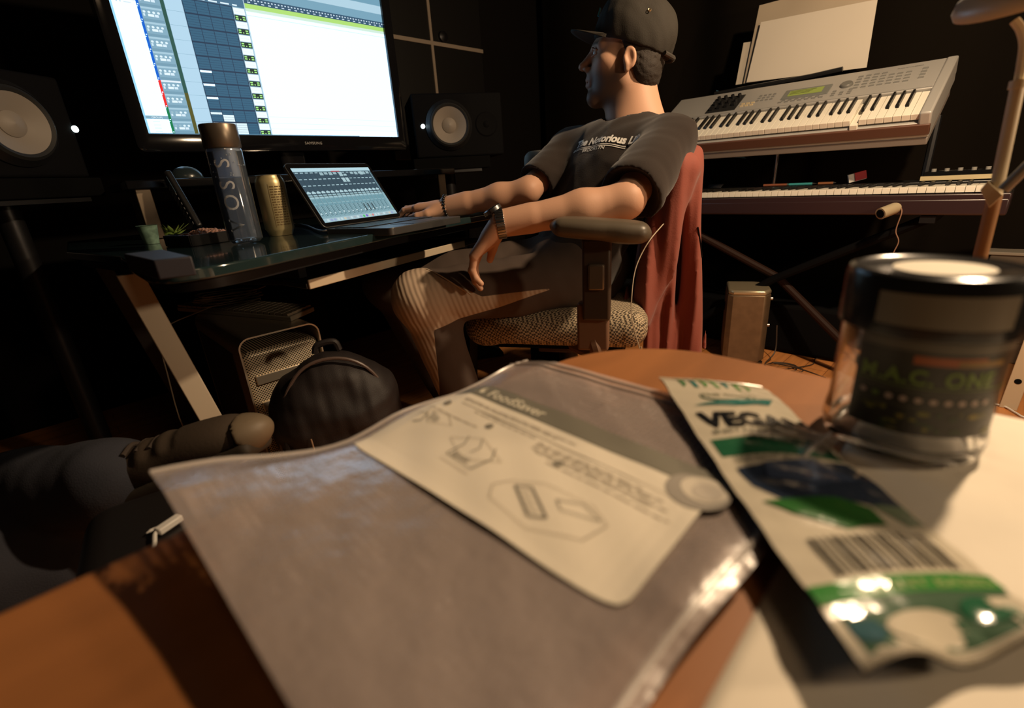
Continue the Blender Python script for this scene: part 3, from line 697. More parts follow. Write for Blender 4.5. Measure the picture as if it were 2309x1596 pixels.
cu = thing('paper_cup', (cpz[0], cpz[1], .7505), 'small pale green paper cup at the left end of the desk', 'cup')
B().lathe([(0, .001), (.015, 0), (.021, .042), (.022, .043), (.020, .041), (.014, .003), (0, .004)], (cpz[0], cpz[1], .7505), n=32).build('cup_wall', mat('cup_green', (.20, .34, .26), .6, noise=(60, .4, 2)), cu)
hb = at_z(392, 532, .752); hp = B()
for i in range(26):
    a = random.uniform(0, 6.3); l = random.uniform(.015, .05); q = Vector((hb[0], hb[1], .753)); e = q + Vector((math.cos(a) * l, math.sin(a) * l, random.uniform(.004, .035)))
    s_ = Vector((-math.sin(a), math.cos(a), .2)) * .007; hp.quad([q, (q + e) / 2 + s_, e, (q + e) / 2 - s_])
tag(hp.build('herb_sprig', mat('herb_green', (.16, .25, .05), .6), base=(hb[0], hb[1], .753), solid=.0006), 'crumpled green leafy sprig between the paper cup and the nuts', 'herb')
# cables beside the laptop
tag(B().tube(spline([at_z(650, 522, .756), at_z(662, 505, .756), at_z(690, 508, .756), at_z(722, 520, .757), at_z(752, 516, .757)], 30), .0022).build('laptop_cable', mat('grey_cable', (.10, .09, .08), .5), base=at_z(690, 508, .7505)),
    'thin dark cable curving on the glass left of the laptop', 'cable')
gb_ = at_d(1222, 408, 1.75); gc = SDF(gb_ - .2, gb_ + .2, .007); gc.box(gb_, (.045, .06, .105), np.array([az(30), az(120), UPV]).T, rad=.03)
go = soft('grey_loudspeaker', gc, mat('pale_grey_cover', (.22, .21, .18), .6), base=gb_ - UPV * .105)
tag(go, 'rounded pale grey box half hidden behind the seated man\'s right arm', 'loudspeaker')
tag(B().box((gb_[0], gb_[1], (gb_[2] - .106) / 2), (.12, .12, gb_[2] - .106), rz=.5).build('side_pedestal', M_matte, base=(gb_[0], gb_[1], 0)), 'black pedestal under the pale grey box behind the man', 'pedestal')

# ------------------------------------------------------------------ under the desk
mt = thing('computer_tower', (.37, 1.5, 0), 'silver perforated aluminium computer tower standing under the desk', 'computer')
TX0, TX1, TYF, TH = .268, .474, 1.28, .511
M_alu = mat('aluminium', (.74, .66, .54), .38, metal=.85); M_perf = perforated_mat('perforated_aluminium', (.80, .68, .50), 185)
D_ = .46; cxT = (TX0 + TX1) / 2
def fprof(x, z0, z1, r, n=8):  # rounded outline in x,z
    return rrect(TX1 - TX0, z1 - z0, r, n)
o_ = rrect(.206, TH, .030); i_ = rrect(.198, TH - .008, .026); n = len(o_); hb_ = B()
for y in (TYF, TYF + D_): pass
vs = [(cxT + p[0], y, TH / 2 + p[1]) for y in (TYF, TYF + D_) for p in o_] + [(cxT + p[0], y, TH / 2 + p[1]) for y in (TYF, TYF + D_) for p in i_]
hb_.add(vs, [(i, (i + 1) % n, n + (i + 1) % n, n + i) for i in range(n)] + [(2 * n + i, 2 * n + (i + 1) % n, 3 * n + (i + 1) % n, 3 * n + i) for i in range(n)]
        + [(i, (i + 1) % n, 2 * n + (i + 1) % n, 2 * n + i) for i in range(n)] + [(n + i, n + (i + 1) % n, 3 * n + (i + 1) % n, 3 * n + i) for i in range(n)])
hb_.build('handle_shell', M_alu, mt)
bo = rrect(.196, .435, .022); B().sweep(bo, (cxT, TYF + .012, .040 + .2175 - .005), (1, 0, 0), (0, 0, 1), (0, D_ - .03, 0)).build('front_grille', M_perf, mt, bevel=.012)
for z in (.392, .318): B().box((cxT, TYF + .010, z), (.158, .008, .024)).build('disc_slot', M_alu, mt, bevel=.001)
B().box((TX0 - .001, TYF + .25, .25), (.002, .36, .42)).build('side_door', mat('shaded_side', (.05, .05, .055), .45, metal=.4), mt)  # aluminium like the shell; the side's shade is put into its dark colour

sw = thing('equipment_case', (.28, 1.98, 0), 'dark equipment case behind the silver computer tower under the desk', 'case')
B().box((.50, 2.03, .25), (.46, .36, .50)).build('case_body', M_matte, sw, bevel=.01)
B().box((.50, 1.845, .40), (.20, .02, .03)).build('handle', M_dark, sw, bevel=.004)
ka, kb_, kc, kd = [at_z(*p, .525) for p in [(398, 692), (655, 714), (708, 691), (470, 672)]]
kbd = thing('computer_keyboard', (float((ka[0] + kc[0]) / 2), float((ka[1] + kc[1]) / 2), .511), 'unused black computer keyboard with its cable coiled on top under the desk', 'computer keyboard')
B().prism([ka[:2], kb_[:2], kc[:2], kd[:2]], .511, .525).build('case', mat('keyboard_grey', (.36, .32, .25), .5), kbd, bevel=.003)
ky = B(); ux = (kb_ - ka); uy = (kd - ka); LX = np.linalg.norm(ux); 
for i in range(20):
    for j in range(5):
        s, t = (i + .6) / 20.4, (j + .5) / 5.2; c = (ka * (1 - s) + kb_ * s) * (1 - t) + (kd * (1 - s) + kc * s) * t; c[2] = .528
        ky.box(c, (LX / 20.4 * .8, LX / 20.4 * .7, .007), rz=math.atan2(ux[1], ux[0]))
ky.build('keys', mat('key_grey', (.34, .29, .22), .6), kbd)
cc = (ka + kc) / 2; lp_ = []
for i in range(90):
    a = i * .35; k = 1 + .12 * math.sin(i * 1.3); lp_.append((cc[0] - .03 + .085 * k * math.cos(a), cc[1] + .055 * k * math.sin(a), .537 + .012 * abs(math.sin(a * .5)) + .0004 * i))
lp_ += [(cc[0] - .2, cc[1] - .06, .53), (cc[0] - .235, cc[1] - .09, .50), (cc[0] - .245, cc[1] - .10, .40), (cc[0] - .25, cc[1] - .10, .25), (cc[0] - .22, cc[1] - .09, .13)]
B().tube(spline(lp_, 320), .0018, n=6).build('cable', mat('pale_cable', (.30, .25, .18), .5), kbd)

# backpack
bc = np.array([.405, 1.08, 0.0]); bd = az(-118); bs = np.array([-bd[1], bd[0], 0])
Mb = np.array([bs, bd, UPV]).T
bpk = thing('backpack', bc, 'slumped black backpack on the floor in front of the computer tower', 'backpack')
s_ = SDF(bc + (-.26, -.26, -.02), bc + (.26, .26, .56), .006)
s_.box(bc + UPV * .21, (.145, .085, .205), Mb, rad=.075, k=.03); s_.ell(bc + UPV * .34 - bd * .01, (.138, .085, .14), Mb, k=.06); s_.ell(bc + UPV * .13 + bd * .085, (.115, .055, .13), Mb, k=.03)
s_.warp(lambda P: .006 * bumpy(P, 28, 3) + .002 * bumpy(P, 90, 4)); s_.cut((0, 0, .002), (0, 0, -1))
M_bag = mat('backpack_cloth', (.015, .011, .011), .6, bump=(400, .4, .001))
soft('bag_body', s_, M_bag, bpk)
def on(a, b, c): return bc + bs * a * .94 + bd * b + UPV * c * 1.245
B().tube(spline([on(-.15, .04, .12), on(-.135, .05, .27), on(-.07, .045, .365), on(.02, .04, .385), on(.10, .04, .35), on(.15, .04, .25), on(.16, .04, .12)], 40), .004).build('zip', mat('zip', (.10, .07, .06), .4), bpk)
B().tube(spline([on(-.03, -.02, .385), on(-.02, -.02, .400), on(.02, -.02, .403), on(.03, -.02, .385)], 20), .008).build('carry_loop', M_bag, bpk)
B().tube(spline([on(-.12, .06, .28), on(-.125, .085, .20), on(-.12, .10, .12)], 20), .006).build('strap', M_bag, bpk)
B().tube([on(-.06, .105, .255), on(-.058, .108, .235), on(-.062, .11, .225)], .002).build('zip_pull', mat('pull', (.5, .36, .25), .4, metal=.6), bpk)
tp = Print(lambda s, t, l: on(s, .148 + l, t), .0004); tp.text('Targus', .01, .15, .018, (.5, .45, .42), 1, bold=.02); tp.build('brand_patch', M_print, bpk)

# ------------------------------------------------------------------ keyboards on their stand
KX = 2.10
def piano_keys(parent, org, along, back, up, n_white, start, bw=.0235, wl=.145, drop_key=None):
    """keys are counted from the low end; along points to the high end, back away from the player"""
    M = Matrix(np.array([along, back, up]).T.tolist()); mw = mat('white_key', (.80, .76, .66), .3); mb_ = mat('black_key', (.012, .011, .010), .3)
    def wmesh():
        b = B(); b.box((0, 0, 0), (bw - .0012, wl, .019)); return b.build('white_key', mw, None, bevel=.001)
    def bmesh_():
        b = B(); h = .012; a = [(-.005, -.046, 0), (.005, -.046, 0), (.005, .046, 0), (-.005, .046, 0)]; c = [(-.0035, -.038, h), (.0035, -.038, h), (.0035, .046, h), (-.0035, .046, h)]
        b.add(a + c, [(0, 1, 2, 3), (4, 5, 6, 7), (0, 1, 5, 4), (1, 2, 6, 5), (2, 3, 7, 6), (3, 0, 4, 7)]); return b.build('black_key', mb_, None, bevel=.0008)
    W, K = wmesh(), bmesh_(); firstw = firstb = True; off = np.array(parent.location)
    for i in range(n_white):
        o = W if firstw else W.copy()
        if not firstw: COL.objects.link(o)
        firstw = False; o.parent = parent; p = org + along * ((i + .5) * bw) + back * (wl / 2) - up * .0095
        if drop_key == i: p = p - up * .012 - back * .012
        o.matrix_basis = Matrix.Translation(p - off) @ M.to_4x4()
        note = (start + i) % 7
        if note in (0, 1, 3, 4, 5) and i < n_white - 1:
            o = K if firstb else K.copy()
            if not firstb: COL.objects.link(o)
            firstb = False; o.parent = parent; p = org + along * ((i + 1) * bw + {0: -.002, 1: .002, 3: -.003, 4: 0, 5: .003}[note]) + back * (wl - .046)
            o.matrix_basis = Matrix.Translation(p - off) @ M.to_4x4()

# upper synthesizer, tilted towards the player
fr = at_x(2074, 258, 2.12); bk = at_x(2119, 139, 2.42)          # front and back of the key bed's high end
al_ = np.array([0, -1.0, 0]); lo_ = at_x(1567, 309, 2.12)
al_ = (fr - lo_) / np.linalg.norm(fr - lo_)
bk_ = bk - fr; bk_ -= al_ * (bk_ @ al_); bdep = np.linalg.norm(bk_); bk_ /= bdep; upk = np.cross(al_, bk_)
if upk[2] < 0: upk = -upk
nW = 36; org = fr - al_ * (nW * .0235)
us = thing('synthesizer', org + al_ * .42 + bk_ * .15 - upk * .09, 'silver synthesizer with green display tilted on the upper stand tier', 'keyboard instrument')
M_sil = mat('synth_silver', (.42, .41, .39), .38, metal=.25); M_wood = mat('dark_wood_strip', (.10, .045, .03), .4)
Mk = Matrix(np.array([al_, bk_, upk]).T.tolist()); LK = nW * .0235
def up_(a, b, c): return org + al_ * a + bk_ * b + upk * c
def kbox(b, a0, a1, b0, b1, c0, c1): return b.box(up_((a0 + a1) / 2, (b0 + b1) / 2, (c0 + c1) / 2), (a1 - a0, b1 - b0, c1 - c0), M=Mk)
kbox(B(), -.13, LK + .031, -.01, bdep, -.075, -.024).build('chassis', M_sil, us, bevel=.004)
kbox(B(), -.13, LK + .002, .150, bdep, -.03, .010).build('control_panel', M_sil, us, bevel=.003)
kbox(B(), LK + .0, LK + .032, -.014, bdep + .002, -.05, .013).build('end_cheek', M_sil, us, bevel=.006)
kbox(B(), -.13, 0, -.014, .16, -.05, .012).build('end_cheek', M_sil, us, bevel=.006)
kbox(B(), -.13, LK + .032, -.018, -.002, -.062, -.026).build('front_strip', M_wood, us, bevel=.003)
kbox(B(), -.13, LK + .03, -.012, .30, -.10, -.074).build('bottom_tray', mat('bottom_grey', (.22, .19, .17), .5), us, bevel=.004)
piano_keys(us, org + upk * .002, al_, bk_, upk, nW, 0, drop_key=28)
gp = B(); kbox(gp, LK * .43, LK * .43 + .165, .205, .275, .0095, .0135); gp.build('display_frame', mat('frame_grey', (.16, .17, .16), .4), us, bevel=.002)
kbox(B(), LK * .43 + .02, LK * .43 + .14, .222, .262, .013, .0146).build('display', mat('lcd_green', (.20, .24, .05), .3, emit=(.30, .38, .05), estr=.18), us, label='olive green lit display')
ldr = B()
for q in range(3): kbox(ldr, LK * .43 + .024, LK * .43 + .115 - .01 * q, .254 - q * .010, .2565 - q * .010, .0146, .0149)
ldr.build('display_text', mat('lcd_ink', (.03, .04, .01), .5), us)
kd_ = up_(LK * .43 + .215, .250, .010); B().lathe([(0, .010), (.017, .010), (.020, .007), (.021, 0)], kd_, upk, n=32).build('data_dial', mat('dial_grey', (.14, .14, .13), .4), us)
M_btn = mat('button_grey', (.20, .20, .19), .5)
def btn(a, b, wa=.013, wb=.006, m=None): 
    return kbox(B(), a - wa / 2, a + wa / 2, b - wb / 2, b + wb / 2, .010, .0135).build('button', m or M_btn, us)
for r in range(4):
    for c in range(7): btn(LK - .235 + c * .0245 + r * .001, .278 - r * .021 + .004, .015)
for c in range(4): btn(LK - .235 + c * .0245, .302, .015)
for r in range(4): btn(LK - .045, .292 - r * .021, .015, .009)
for r in range(3):
    for c in range(3):
        if (r, c) != (0, 1): btn(LK * .43 + .187 + c * .026, .214 - r * .015, .011)
for c in range(6): btn(LK * .43 + .015 + c * .024, .196, .012)
for c in range(7): btn(LK * .43 + .005 + c * .024, .184, .013, .005)
for r in range(3):
    for c in range(4): btn(LK * .43 - .095 + c * .018, .265 - r * .020, .010)
M_amb = mat('amber_button', (.62, .50, .30), .4)
for r in range(2):
    for c in range(3): btn(LK * .43 - .150 + c * .020, .216 - r * .018, .013, .006, M_amb)
kbox(B(), LK * .43 - .30, LK * .43 - .17, .175, .300, .0095, .0125).build('slider_bank', mat('slider_black', (.02, .02, .02), .4), us, bevel=.001)
for r in range(2):
    for c in range(4):
        p = up_(LK * .43 - .28 + c * .030, .285 - r * .045, .012); B().cyl(p, p + upk * .014, .008, .007, 16).build('knob', M_black, us)
for c in range(4): kbox(B(), LK * .43 - .286 + c * .030, LK * .43 - .274 + c * .030, .19 + .006 * c, .205 + .006 * c, .012, .024).build('slider_cap', M_black, us)
sy = Print(lambda s, t, l: up_(s, t, .0102 + l), .0002)
sy.text('MUSIC SYNTHESIZER', LK - .13, .318, .008, (.10, .10, .10), 1, bold=.01)
sy.line(0.0, .157, LK, .157, .001, (.05, .05, .05), 1); sy.build('panel_lettering', M_print, us)

# music rest and paper stack behind it
pc_ = [at_x(1665, 188, 2.50), at_x(1955, 155, 2.50), at_x(1981, -30, 2.60), at_x(1718, 5, 2.60)]
mrest = thing('music_rest', (pc_[0] + pc_[1]) / 2 - UPV * .03, 'black music rest behind the silver synthesizer', 'music rest')
B().tube([at_x(1612, 212, 2.45), at_x(1700, 196, 2.45), at_x(1830, 172, 2.45), at_x(1900, 156, 2.45)], .010).build('ledge', M_black, mrest)
B().box((pc_[0] + pc_[1]) / 2 + (.055, 0, .04), (.01, .40, .22)).build('back_board', M_black, mrest)
M_pap = mat('cream_paper', (.58, .53, .45), .75, noise=(2.5, .93, 2))
def sheet(cs, off, name, m, lbl, th=.002, grp=None):
    b = B(); cs = [np.array(c) + np.array(off) for c in cs]; nrm = np.cross(cs[1] - cs[0], cs[3] - cs[0]); nrm /= np.linalg.norm(nrm)
    if nrm[0] < 0: nrm = -nrm
    b.add([*cs, *[c + nrm * th for c in cs]], [(0, 1, 2, 3), (7, 6, 5, 4), (0, 4, 5, 1), (1, 5, 6, 2), (2, 6, 7, 3), (3, 7, 4, 0)])
    return tag(b.build(name, m, base=cs[0]), lbl, 'paper', grp)
s1 = [at_x(1683, 186, 2.47), at_x(1954, 152, 2.47), at_x(1979, -2, 2.52), at_x(1716, 50, 2.52)]
sheet(s1, (0, 0, 0), 'paper_sheet', M_pap, 'large blank cream sheet, frontmost of the papers on the music rest')
s2 = [at_x(1676, 188, 2.485), at_x(1950, 152, 2.485), at_x(1984, -60, 2.56), at_x(1712, 12, 2.56)]
sheet(s2, (.002, 0, 0), 'paper_folder', mat('tan_folder', (.42, .35, .26), .8, noise=(3, .8, 2)), 'tan folder rising above the blank cream sheet on the music rest')
s3 = [at_x(1658, 191, 2.50), at_x(1900, 160, 2.50), at_x(1915, 60, 2.54), at_x(1676, 96, 2.54)]
sheet(s3, (.004, 0, 0), 'paper_sheet', mat('cream_paper2', (.48, .43, .35), .8), 'pale sheet showing at the left, hindmost of the papers on the music rest')

# lower stage piano
zt = at_x(1600, 435, KX)[2] ; zt = float(at_x(2000, 424, KX)[2])
k0 = at_x(2222, 430, KX); LW = 52; al2 = np.array([0, -1.0, 0]); bk2 = np.array([1.0, 0, 0])
org2 = np.array([KX, k0[1] + LW * .0235, zt])
lo = thing('stage_piano', (KX + .15, org2[1] - .6, zt - .10), 'long black stage piano on the lower stand tier under the silver synthesizer', 'keyboard instrument')
M_pn = mat('piano_case', (.030, .016, .018), .3)
B().box((KX + .16, org2[1] - LW * .01175, zt - .062), (.36, LW * .0235 + .12, .050)).build('case', M_pn, lo, bevel=.006)
B().box((KX - .008, org2[1] - LW * .01175, zt - .036), (.022, LW * .0235 + .12, .028)).build('key_slip', M_pn, lo, bevel=.004)
B().box((KX + .245, org2[1] - LW * .01175, zt - .015), (.19, LW * .0235 + .12, .05)).build('rear_deck', M_black, lo, bevel=.004)
for yy in (org2[1] + .03, org2[1] - LW * .0235 - .03): B().box((KX + .07, yy, zt - .02), (.17, .056, .05)).build('end_block', M_black, lo, bevel=.006)
piano_keys(lo, org2, al2, bk2, UPV, LW, 5)
# keyboard stand
ks = thing('keyboard_stand', (KX + .2, .55, 0), 'dark two tier keyboard stand with crossed legs by the curtain', 'stand')
yl, yr = org2[1] - .15, k0[1] + .12
B().tube([(KX + .02, yl, .015), (KX + .12, (yl + yr) / 2, zt * .5), (KX + .02, yr, zt - .10)], .017, n=10).build('leg', M_matte, ks)
B().tube([(KX + .02, yr, .015), (KX + .16, (yl + yr) / 2, zt * .5), (KX + .02, yl, zt - .10)], .017, n=10).build('leg', mat('brown_leg', (.022, .010, .007), .6, spec=.15), ks)
B().box((KX + .17, yl, zt - .102), (.36, .04, .022)).build('support_arm', M_dark, ks); B().box((KX + .17, yr, zt - .102), (.36, .04, .022)).build('support_arm', M_dark, ks)
e1, e2_ = at_x(1757, 325, 2.30), at_x(1746, 402, 2.30); B().tube([e1 + UPV * .06, e2_ - UPV * .03], .008, n=12).build('upper_post', M_chrome, ks, label='bright chrome post')
e3 = at_x(2100, 330, 2.36); B().tube([(2.36, e3[1], e3[2] + .10), (2.36, e3[1], zt - .01)], .012).build('upper_post', M_dark, ks)
for q in (at_x(1957, 318, 2.22), at_x(1650, 335, 2.25)): B().tube([q, q + np.array([.22, 0, .10])], .020, n=16).build('tier_arm', mat('orange_brown_cap', (.20, .075, .04), .6), ks)
fc = at_x(1985, 482, 2.04); d2 = np.array([.07, -.045, .022])
B().cyl(fc, fc + d2, .019).build('rubber_end_cap', mat('ribbed_cap', (.34, .28, .18), .6), ks); B().cyl(fc - d2 * .01, fc + d2 * .05, .014).build('cap_hollow', M_matte, ks)
B().tube([fc + d2, fc + d2 * 3.5], .013).build('lower_arm', M_dark, ks)
# small things on the stage piano
cgp = at_x(1932, 398, KX + .20); z_d = zt + .0105
cg = thing('cigarette_pack', (cgp[0], cgp[1], z_d), 'small red and white cigarette pack on the stage piano', 'pack')
Mc = Matrix.Rotation(.35, 3, 'Z') @ Matrix.Rotation(math.radians(-14), 3, 'X')
B().box((cgp[0], cgp[1], z_d + .024), (.024, .055, .030), M=Mc).build('carton', mat('pack_white', (.75, .72, .68), .5), cg, bevel=.001)
B().box((cgp[0] - .0003, cgp[1] - .0105, z_d + .028), (.0256, .036, .030), M=Mc).build('lid', mat('pack_red', (.42, .02, .03), .5), cg, bevel=.001, label='red lid half')
for a, b_, c_, l_ in (((1722, 417), (1790, 411), (.30, .10, .05), 'thin brown-red pencil left of the teal marker on the stage piano'), ((1775, 416), (1842, 413), (.06, .38, .40), 'teal marker pen lying on the stage piano'), ((1845, 414), (1885, 413), (.35, .14, .06), 'short orange-brown pen right of the teal marker')):
    p, q = at_x(*a, KX + .19), at_x(*b_, KX + .19); p[2] = q[2] = z_d + .0055
    pen = thing('pen', ((p[0] + q[0]) / 2, (p[1] + q[1]) / 2, z_d), l_, 'pen'); d = (q - p)
    B().cyl(p, p + d * .86, .005, n=10).build('barrel', mat('pen' + str(c_[0]), c_, .4), pen); B().cyl(p + d * .86, q, .0048, .001, n=10).build('tip', M_black, pen)
le_ = at_x(1773, 406, KX + .21)
smp = at_x(2168, 392, KX + .22); sm = thing('sound_module', (smp[0], smp[1], z_d), 'small black sound module with knobs on the right end of the stage piano', 'sound module')
B().box((smp[0], smp[1], z_d + .0155), (.13, .19, .030)).build('module_case', M_matte, sm, bevel=.003)
B().box((smp[0] - .068, smp[1], z_d + .010), (.006, .20, .014)).build('front_edge', mat('dull_yellow', (.50, .42, .25), .5), sm)
for i in range(5): B().cyl((smp[0] - .05, smp[1] + .07 - i * .034, z_d + .030), (smp[0] - .05, smp[1] + .07 - i * .034, z_d + .040), .007, n=14).build('knob', mat('knob_grey', (.25, .24, .22), .5), sm)
mp_ = Print(lambda s, t, l: (smp[0] + .01 + t, smp[1] + .06 - s, z_d + .0309 + l), .0003); mp_.text('ALESIS', 0, 0, .022, (.45, .42, .38), 1, bold=.02); mp_.rect(.0, -.02, .11, -.015, (.35, .33, .30), 1); mp_.build('module_lettering', M_print, sm)
# blue card corners on the left end
M_blue = mat('blue_card', (.10, .26, .38), .6)
for pts, x, l_ in (([(1615, 203), (1648, 214), (1617, 217)], 2.46, 'small blue card corner above the left end of the synthesizer'), ([(1650, 330), (1682, 357), (1612, 351)], 2.40, 'blue card hanging under the left end of the synthesizer')):
    tag(B().quad([at_x(*p, x) for p in pts]).build('blue_card', M_blue, base=at_x(*pts[0], x), solid=.0015), l_, 'card')
tag(B().quad([(*at_z(*p, z_d)[:2], z_d + .002) for p in [(1596, 424), (1604, 406), (1642, 404), (1625, 424)]]).build('grey_card', mat('grey_card', (.12, .12, .13), .6), base=at_z(1610, 415, z_d), solid=.001), 'grey card lying on the left end of the stage piano', 'card')
tag(B().tube(spline([at_x(2030, 464, KX - .012), at_x(2033, 480, KX - .03), at_x(2020, 520, KX - .03), at_x(2026, 545, KX - .03), at_x(2012, 580, KX - .03), at_x(2010, 640, KX - .02), at_x(2005, 760, KX)], 40), .0018).build('hanging_cable', mat('tan_cable', (.25, .14, .09), .6), base=at_x(2005, 760, KX)), 'thin brown cable dangling below the stage piano', 'cable')

# speaker on the floor with coiled cable
f0, f1 = at_z(1628, 818, 0), at_z(1722, 824, 0)
fcx = np.array([2.17, .745, 0]); ang = math.atan2((f1 - f0)[1], (f1 - f0)[0]); ex = az(math.degrees(ang)); ey = np.array([-ex[1], ex[0], 0])
if ey[0] < 0: ey = -ey
fs = thing('floor_loudspeaker', fcx, 'brown-grey metallic loudspeaker box standing on the wooden floor', 'loudspeaker')
w_, d__, h_ = .17, .20, .335; c0 = (f0 + f1) / 2 + ey * d__ / 2
Mf = Matrix(np.array([ex, ey, UPV]).T.tolist())
prof = [(-w_ / 2, -d__ / 2 + .02), (-w_ / 2 + .02, -d__ / 2), (w_ / 2 - .025, -d__ / 2), (w_ / 2, -d__ / 2 + .04), (w_ / 2, d__ / 2), (-w_ / 2, d__ / 2)]
B().prism([(c0 + ex * p[0] + ey * p[1])[:2] for p in prof], .012, h_ - .02).build('cabinet', mat('speaker_bronze', (.22, .15, .09), .45, metal=.5, noise=(30, .8, 2)), fs, bevel=.006)
B().prism([(c0 + ex * p[0] * .99 + ey * p[1] * .99)[:2] for p in prof], h_ - .022, h_).build('top_cap', mat('speaker_top', (.50, .42, .28), .3, metal=.6), fs, bevel=.008)
for a in (-.07, .07):
    for b_ in (-.08, .08): q = c0 + ex * a + ey * b_; B().cyl((q[0], q[1], 0.0), (q[0], q[1], .013), .010, n=12).build('foot', M_black, fs)
for h in (.29, .17): q = c0 + ex * (w_ / 2 + .004) - ey * .04 + UPV * h; B().cyl(q - ex * .006, q + ex * .006, .007, n=12).build('socket', M_steel, fs)
pth = [at_z(*p, .006) for p in [(1742, 806), (1745, 812), (1725, 822), (1745, 842), (1790, 838), (1792, 826), (1750, 820), (1722, 830), (1740, 848), (1785, 848), (1810, 840), (1780, 828), (1740, 824), (1800, 838), (1860, 860)]]
for i, p in enumerate(pth): p[2] = .005 + .0012 * i
pth[0][2] = .16; pth[1][2] = .05
tag(B().tube(spline(pth, 160), .0028, n=6).build('coiled_cable', mat('dark_cable', (.05, .035, .025), .4), base=at_z(1760, 835, 0)), 'coiled black cable on the orange floorboards beside the floor loudspeaker', 'cable')
tag(B().tube(spline([at_z(*p, .005) for p in [(1770, 832), (1830, 822), (1842, 808), (1900, 815)]], 40), .0022, n=6).build('floor_cable', mat('dark_cable'), base=at_z(1830, 822, 0)), 'single black cable running right from the coil on the floor', 'cable')

ic = thing('instrument_case', (2.53, .90, 0), 'long black instrument case on the floor behind the floor loudspeaker', 'case')
B().box((2.53, .90, .12), (.42, 1.55, .23)).build('case_body', M_matte, ic, bevel=.02)
B().box((2.312, .90, .15), (.012, .14, .025)).build('handle', M_matte, ic, bevel=.004)

# pale slotted leg at the far right and white cable
g0, g1 = at_z(2272, 922, 0), at_d(2330, 770, 1.55)
pg = thing('metal_bracket_leg', g0, 'pale slanted metal leg with a round hole at the right edge', 'stand')
gd = (g1 - g0) / np.linalg.norm(g1 - g0); gs = np.cross(gd, ray(2280, 850)); gs /= np.linalg.norm(gs); gn = np.cross(gs, gd); Lg = 0.75
B().sweep([(-.022, 0), (.022, 0), (.022, Lg), (-.022, Lg)], g0, gs, gd, gn * .006).build('blade', mat('pale_enamel', (.50, .40, .28), .45), pg, bevel=.002)
sgn = 1 if gn @ ray(2280, 850) > 0 else -1
for k in (.10, .24, .38): q = g0 + gd * k - gn * (.0006 if sgn > 0 else -.0066); B().lathe([(.0, 0), (.008, 0), (.009, .0012)], q, gn * -sgn, n=20).build('screw_hole', M_matte, pg)
tag(B().tube(spline([at_z(*p, .006) for p in [(2215, 905), (2262, 915), (2290, 930), (2312, 940), (2350, 930)]], 30), .003).build('white_cable', M_white, base=at_z(2290, 930, 0)), 'white cable on the floor at the foot of the pale slanted leg', 'cable')
# cabinet behind lamp pole at right
cb0 = at_d(2262, 640, 1.9)
cbt = thing('side_cabinet', (cb0[0] + .12, cb0[1] - .1, 0), 'low dark grey cabinet behind the jar at the right edge', 'cabinet')
topz = float(at_d(2262, 566, 1.9)[2])
B().box((cb0[0] + .09, cb0[1] - .12, topz / 2), (.18, .36, topz - .004)).build('cabinet_body', mat('cabinet_brown', (.10, .08, .06), .6), cbt, bevel=.004)
B().box((cb0[0] + .09, cb0[1] - .12, topz - .004), (.195, .38, .012)).build('cabinet_top', mat('cabinet_grey', (.25, .22, .18), .5), cbt, bevel=.002)
B().box((cb0[0] - .002, cb0[1] - .12, topz * .55), (.008, .32, topz * .7)).build('door', mat('cabinet_brown'), cbt, bevel=.002)

# ------------------------------------------------------------------ reading lamp
lm = thing('reading_lamp', (.80, .03, 0), 'cream reading lamp with slim round pole rising at the right edge', 'lamp')
M_cream = mat('cream_enamel', (.62, .53, .36), .4)
M_shade = film_mat('shade_plastic', (.70, .58, .38), 1, .4); q_ = M_shade.node_tree; q_t = q_.nodes.new('ShaderNodeBsdfTranslucent'); q_t.inputs[0].default_value = (.75, .6, .4, 1)
for l_ in list(q_.links):
    if l_.from_node.type == 'BSDF_TRANSPARENT': s_k = l_.to_socket; q_.links.remove(l_); q_.links.new(q_t.outputs[0], s_k); s_k.node.inputs[0].default_value = .75
pA, pB, pC = at_x(2296, 190, .80), at_x(2250, 360, .80), at_x(2205, 575, .80)
pd = (pC - pA) / np.linalg.norm(pC - pA); pE = pA + pd * ((pA[2] - .02) / -pd[2])
B().cyl(pA, at_x(2243, 445, .80), .0062, n=20).build('upper_pole', M_cream, lm)
B().cyl(at_x(2243, 443, .80), pE, .0068, n=20).build('lower_pole', mat('tan_enamel', (.42, .22, .09), .45), lm, label='tan brown lower half of the pole')
B().cyl(pA - pd * .004, pA + pd * .004, .0078, n=20).build('collar', M_cream, lm)
nk = [pA, at_x(2306, 130, .80), at_x(2309, 95, .80), at_x(2302, 66, .80), at_x(2288, 46, .80)]
B().tube(spline(nk, 20), .0042).build('neck', M_cream, lm)
B().lathe([(0, 0), (.10, 0), (.10, .012), (.03, .020), (0, .021)], (pE[0], pE[1], .0), n=40).build('foot', M_cream, lm)
hc = Vector((.80, -.012, 1.006)); sa = (Vector(at_x(2147, 34, .80)) - hc); ra_ = sa.length
shd = B(); sax = sa.normalized(); say = Vector((1, 0, .5)); say = (say - sax * say.dot(sax)).normalized(); saz = sax.cross(say)
if saz.z < 0: saz = -saz
prof = [(1.0, -.006), (1.01, .0), (.97, .008), (.80, .018), (.5, .028), (.0, .033)]
def ringp(k, z, n=48): return [hc + sax * (ra_ * k * math.cos(2 * math.pi * i / n)) + say * (ra_ * .62 * k * math.sin(2 * math.pi * i / n)) + saz * z for i in range(n)]
allr = []
for k, z in prof: allr += ringp(k, z)
inner = [(.97, -.006), (.93, .002), (.75, .010), (.0, .016)]
for k, z in inner: allr += ringp(k, z)
nr = len(prof) + len(inner); order = list(range(len(prof)))[::-1] + list(range(len(prof), nr)); N = 48
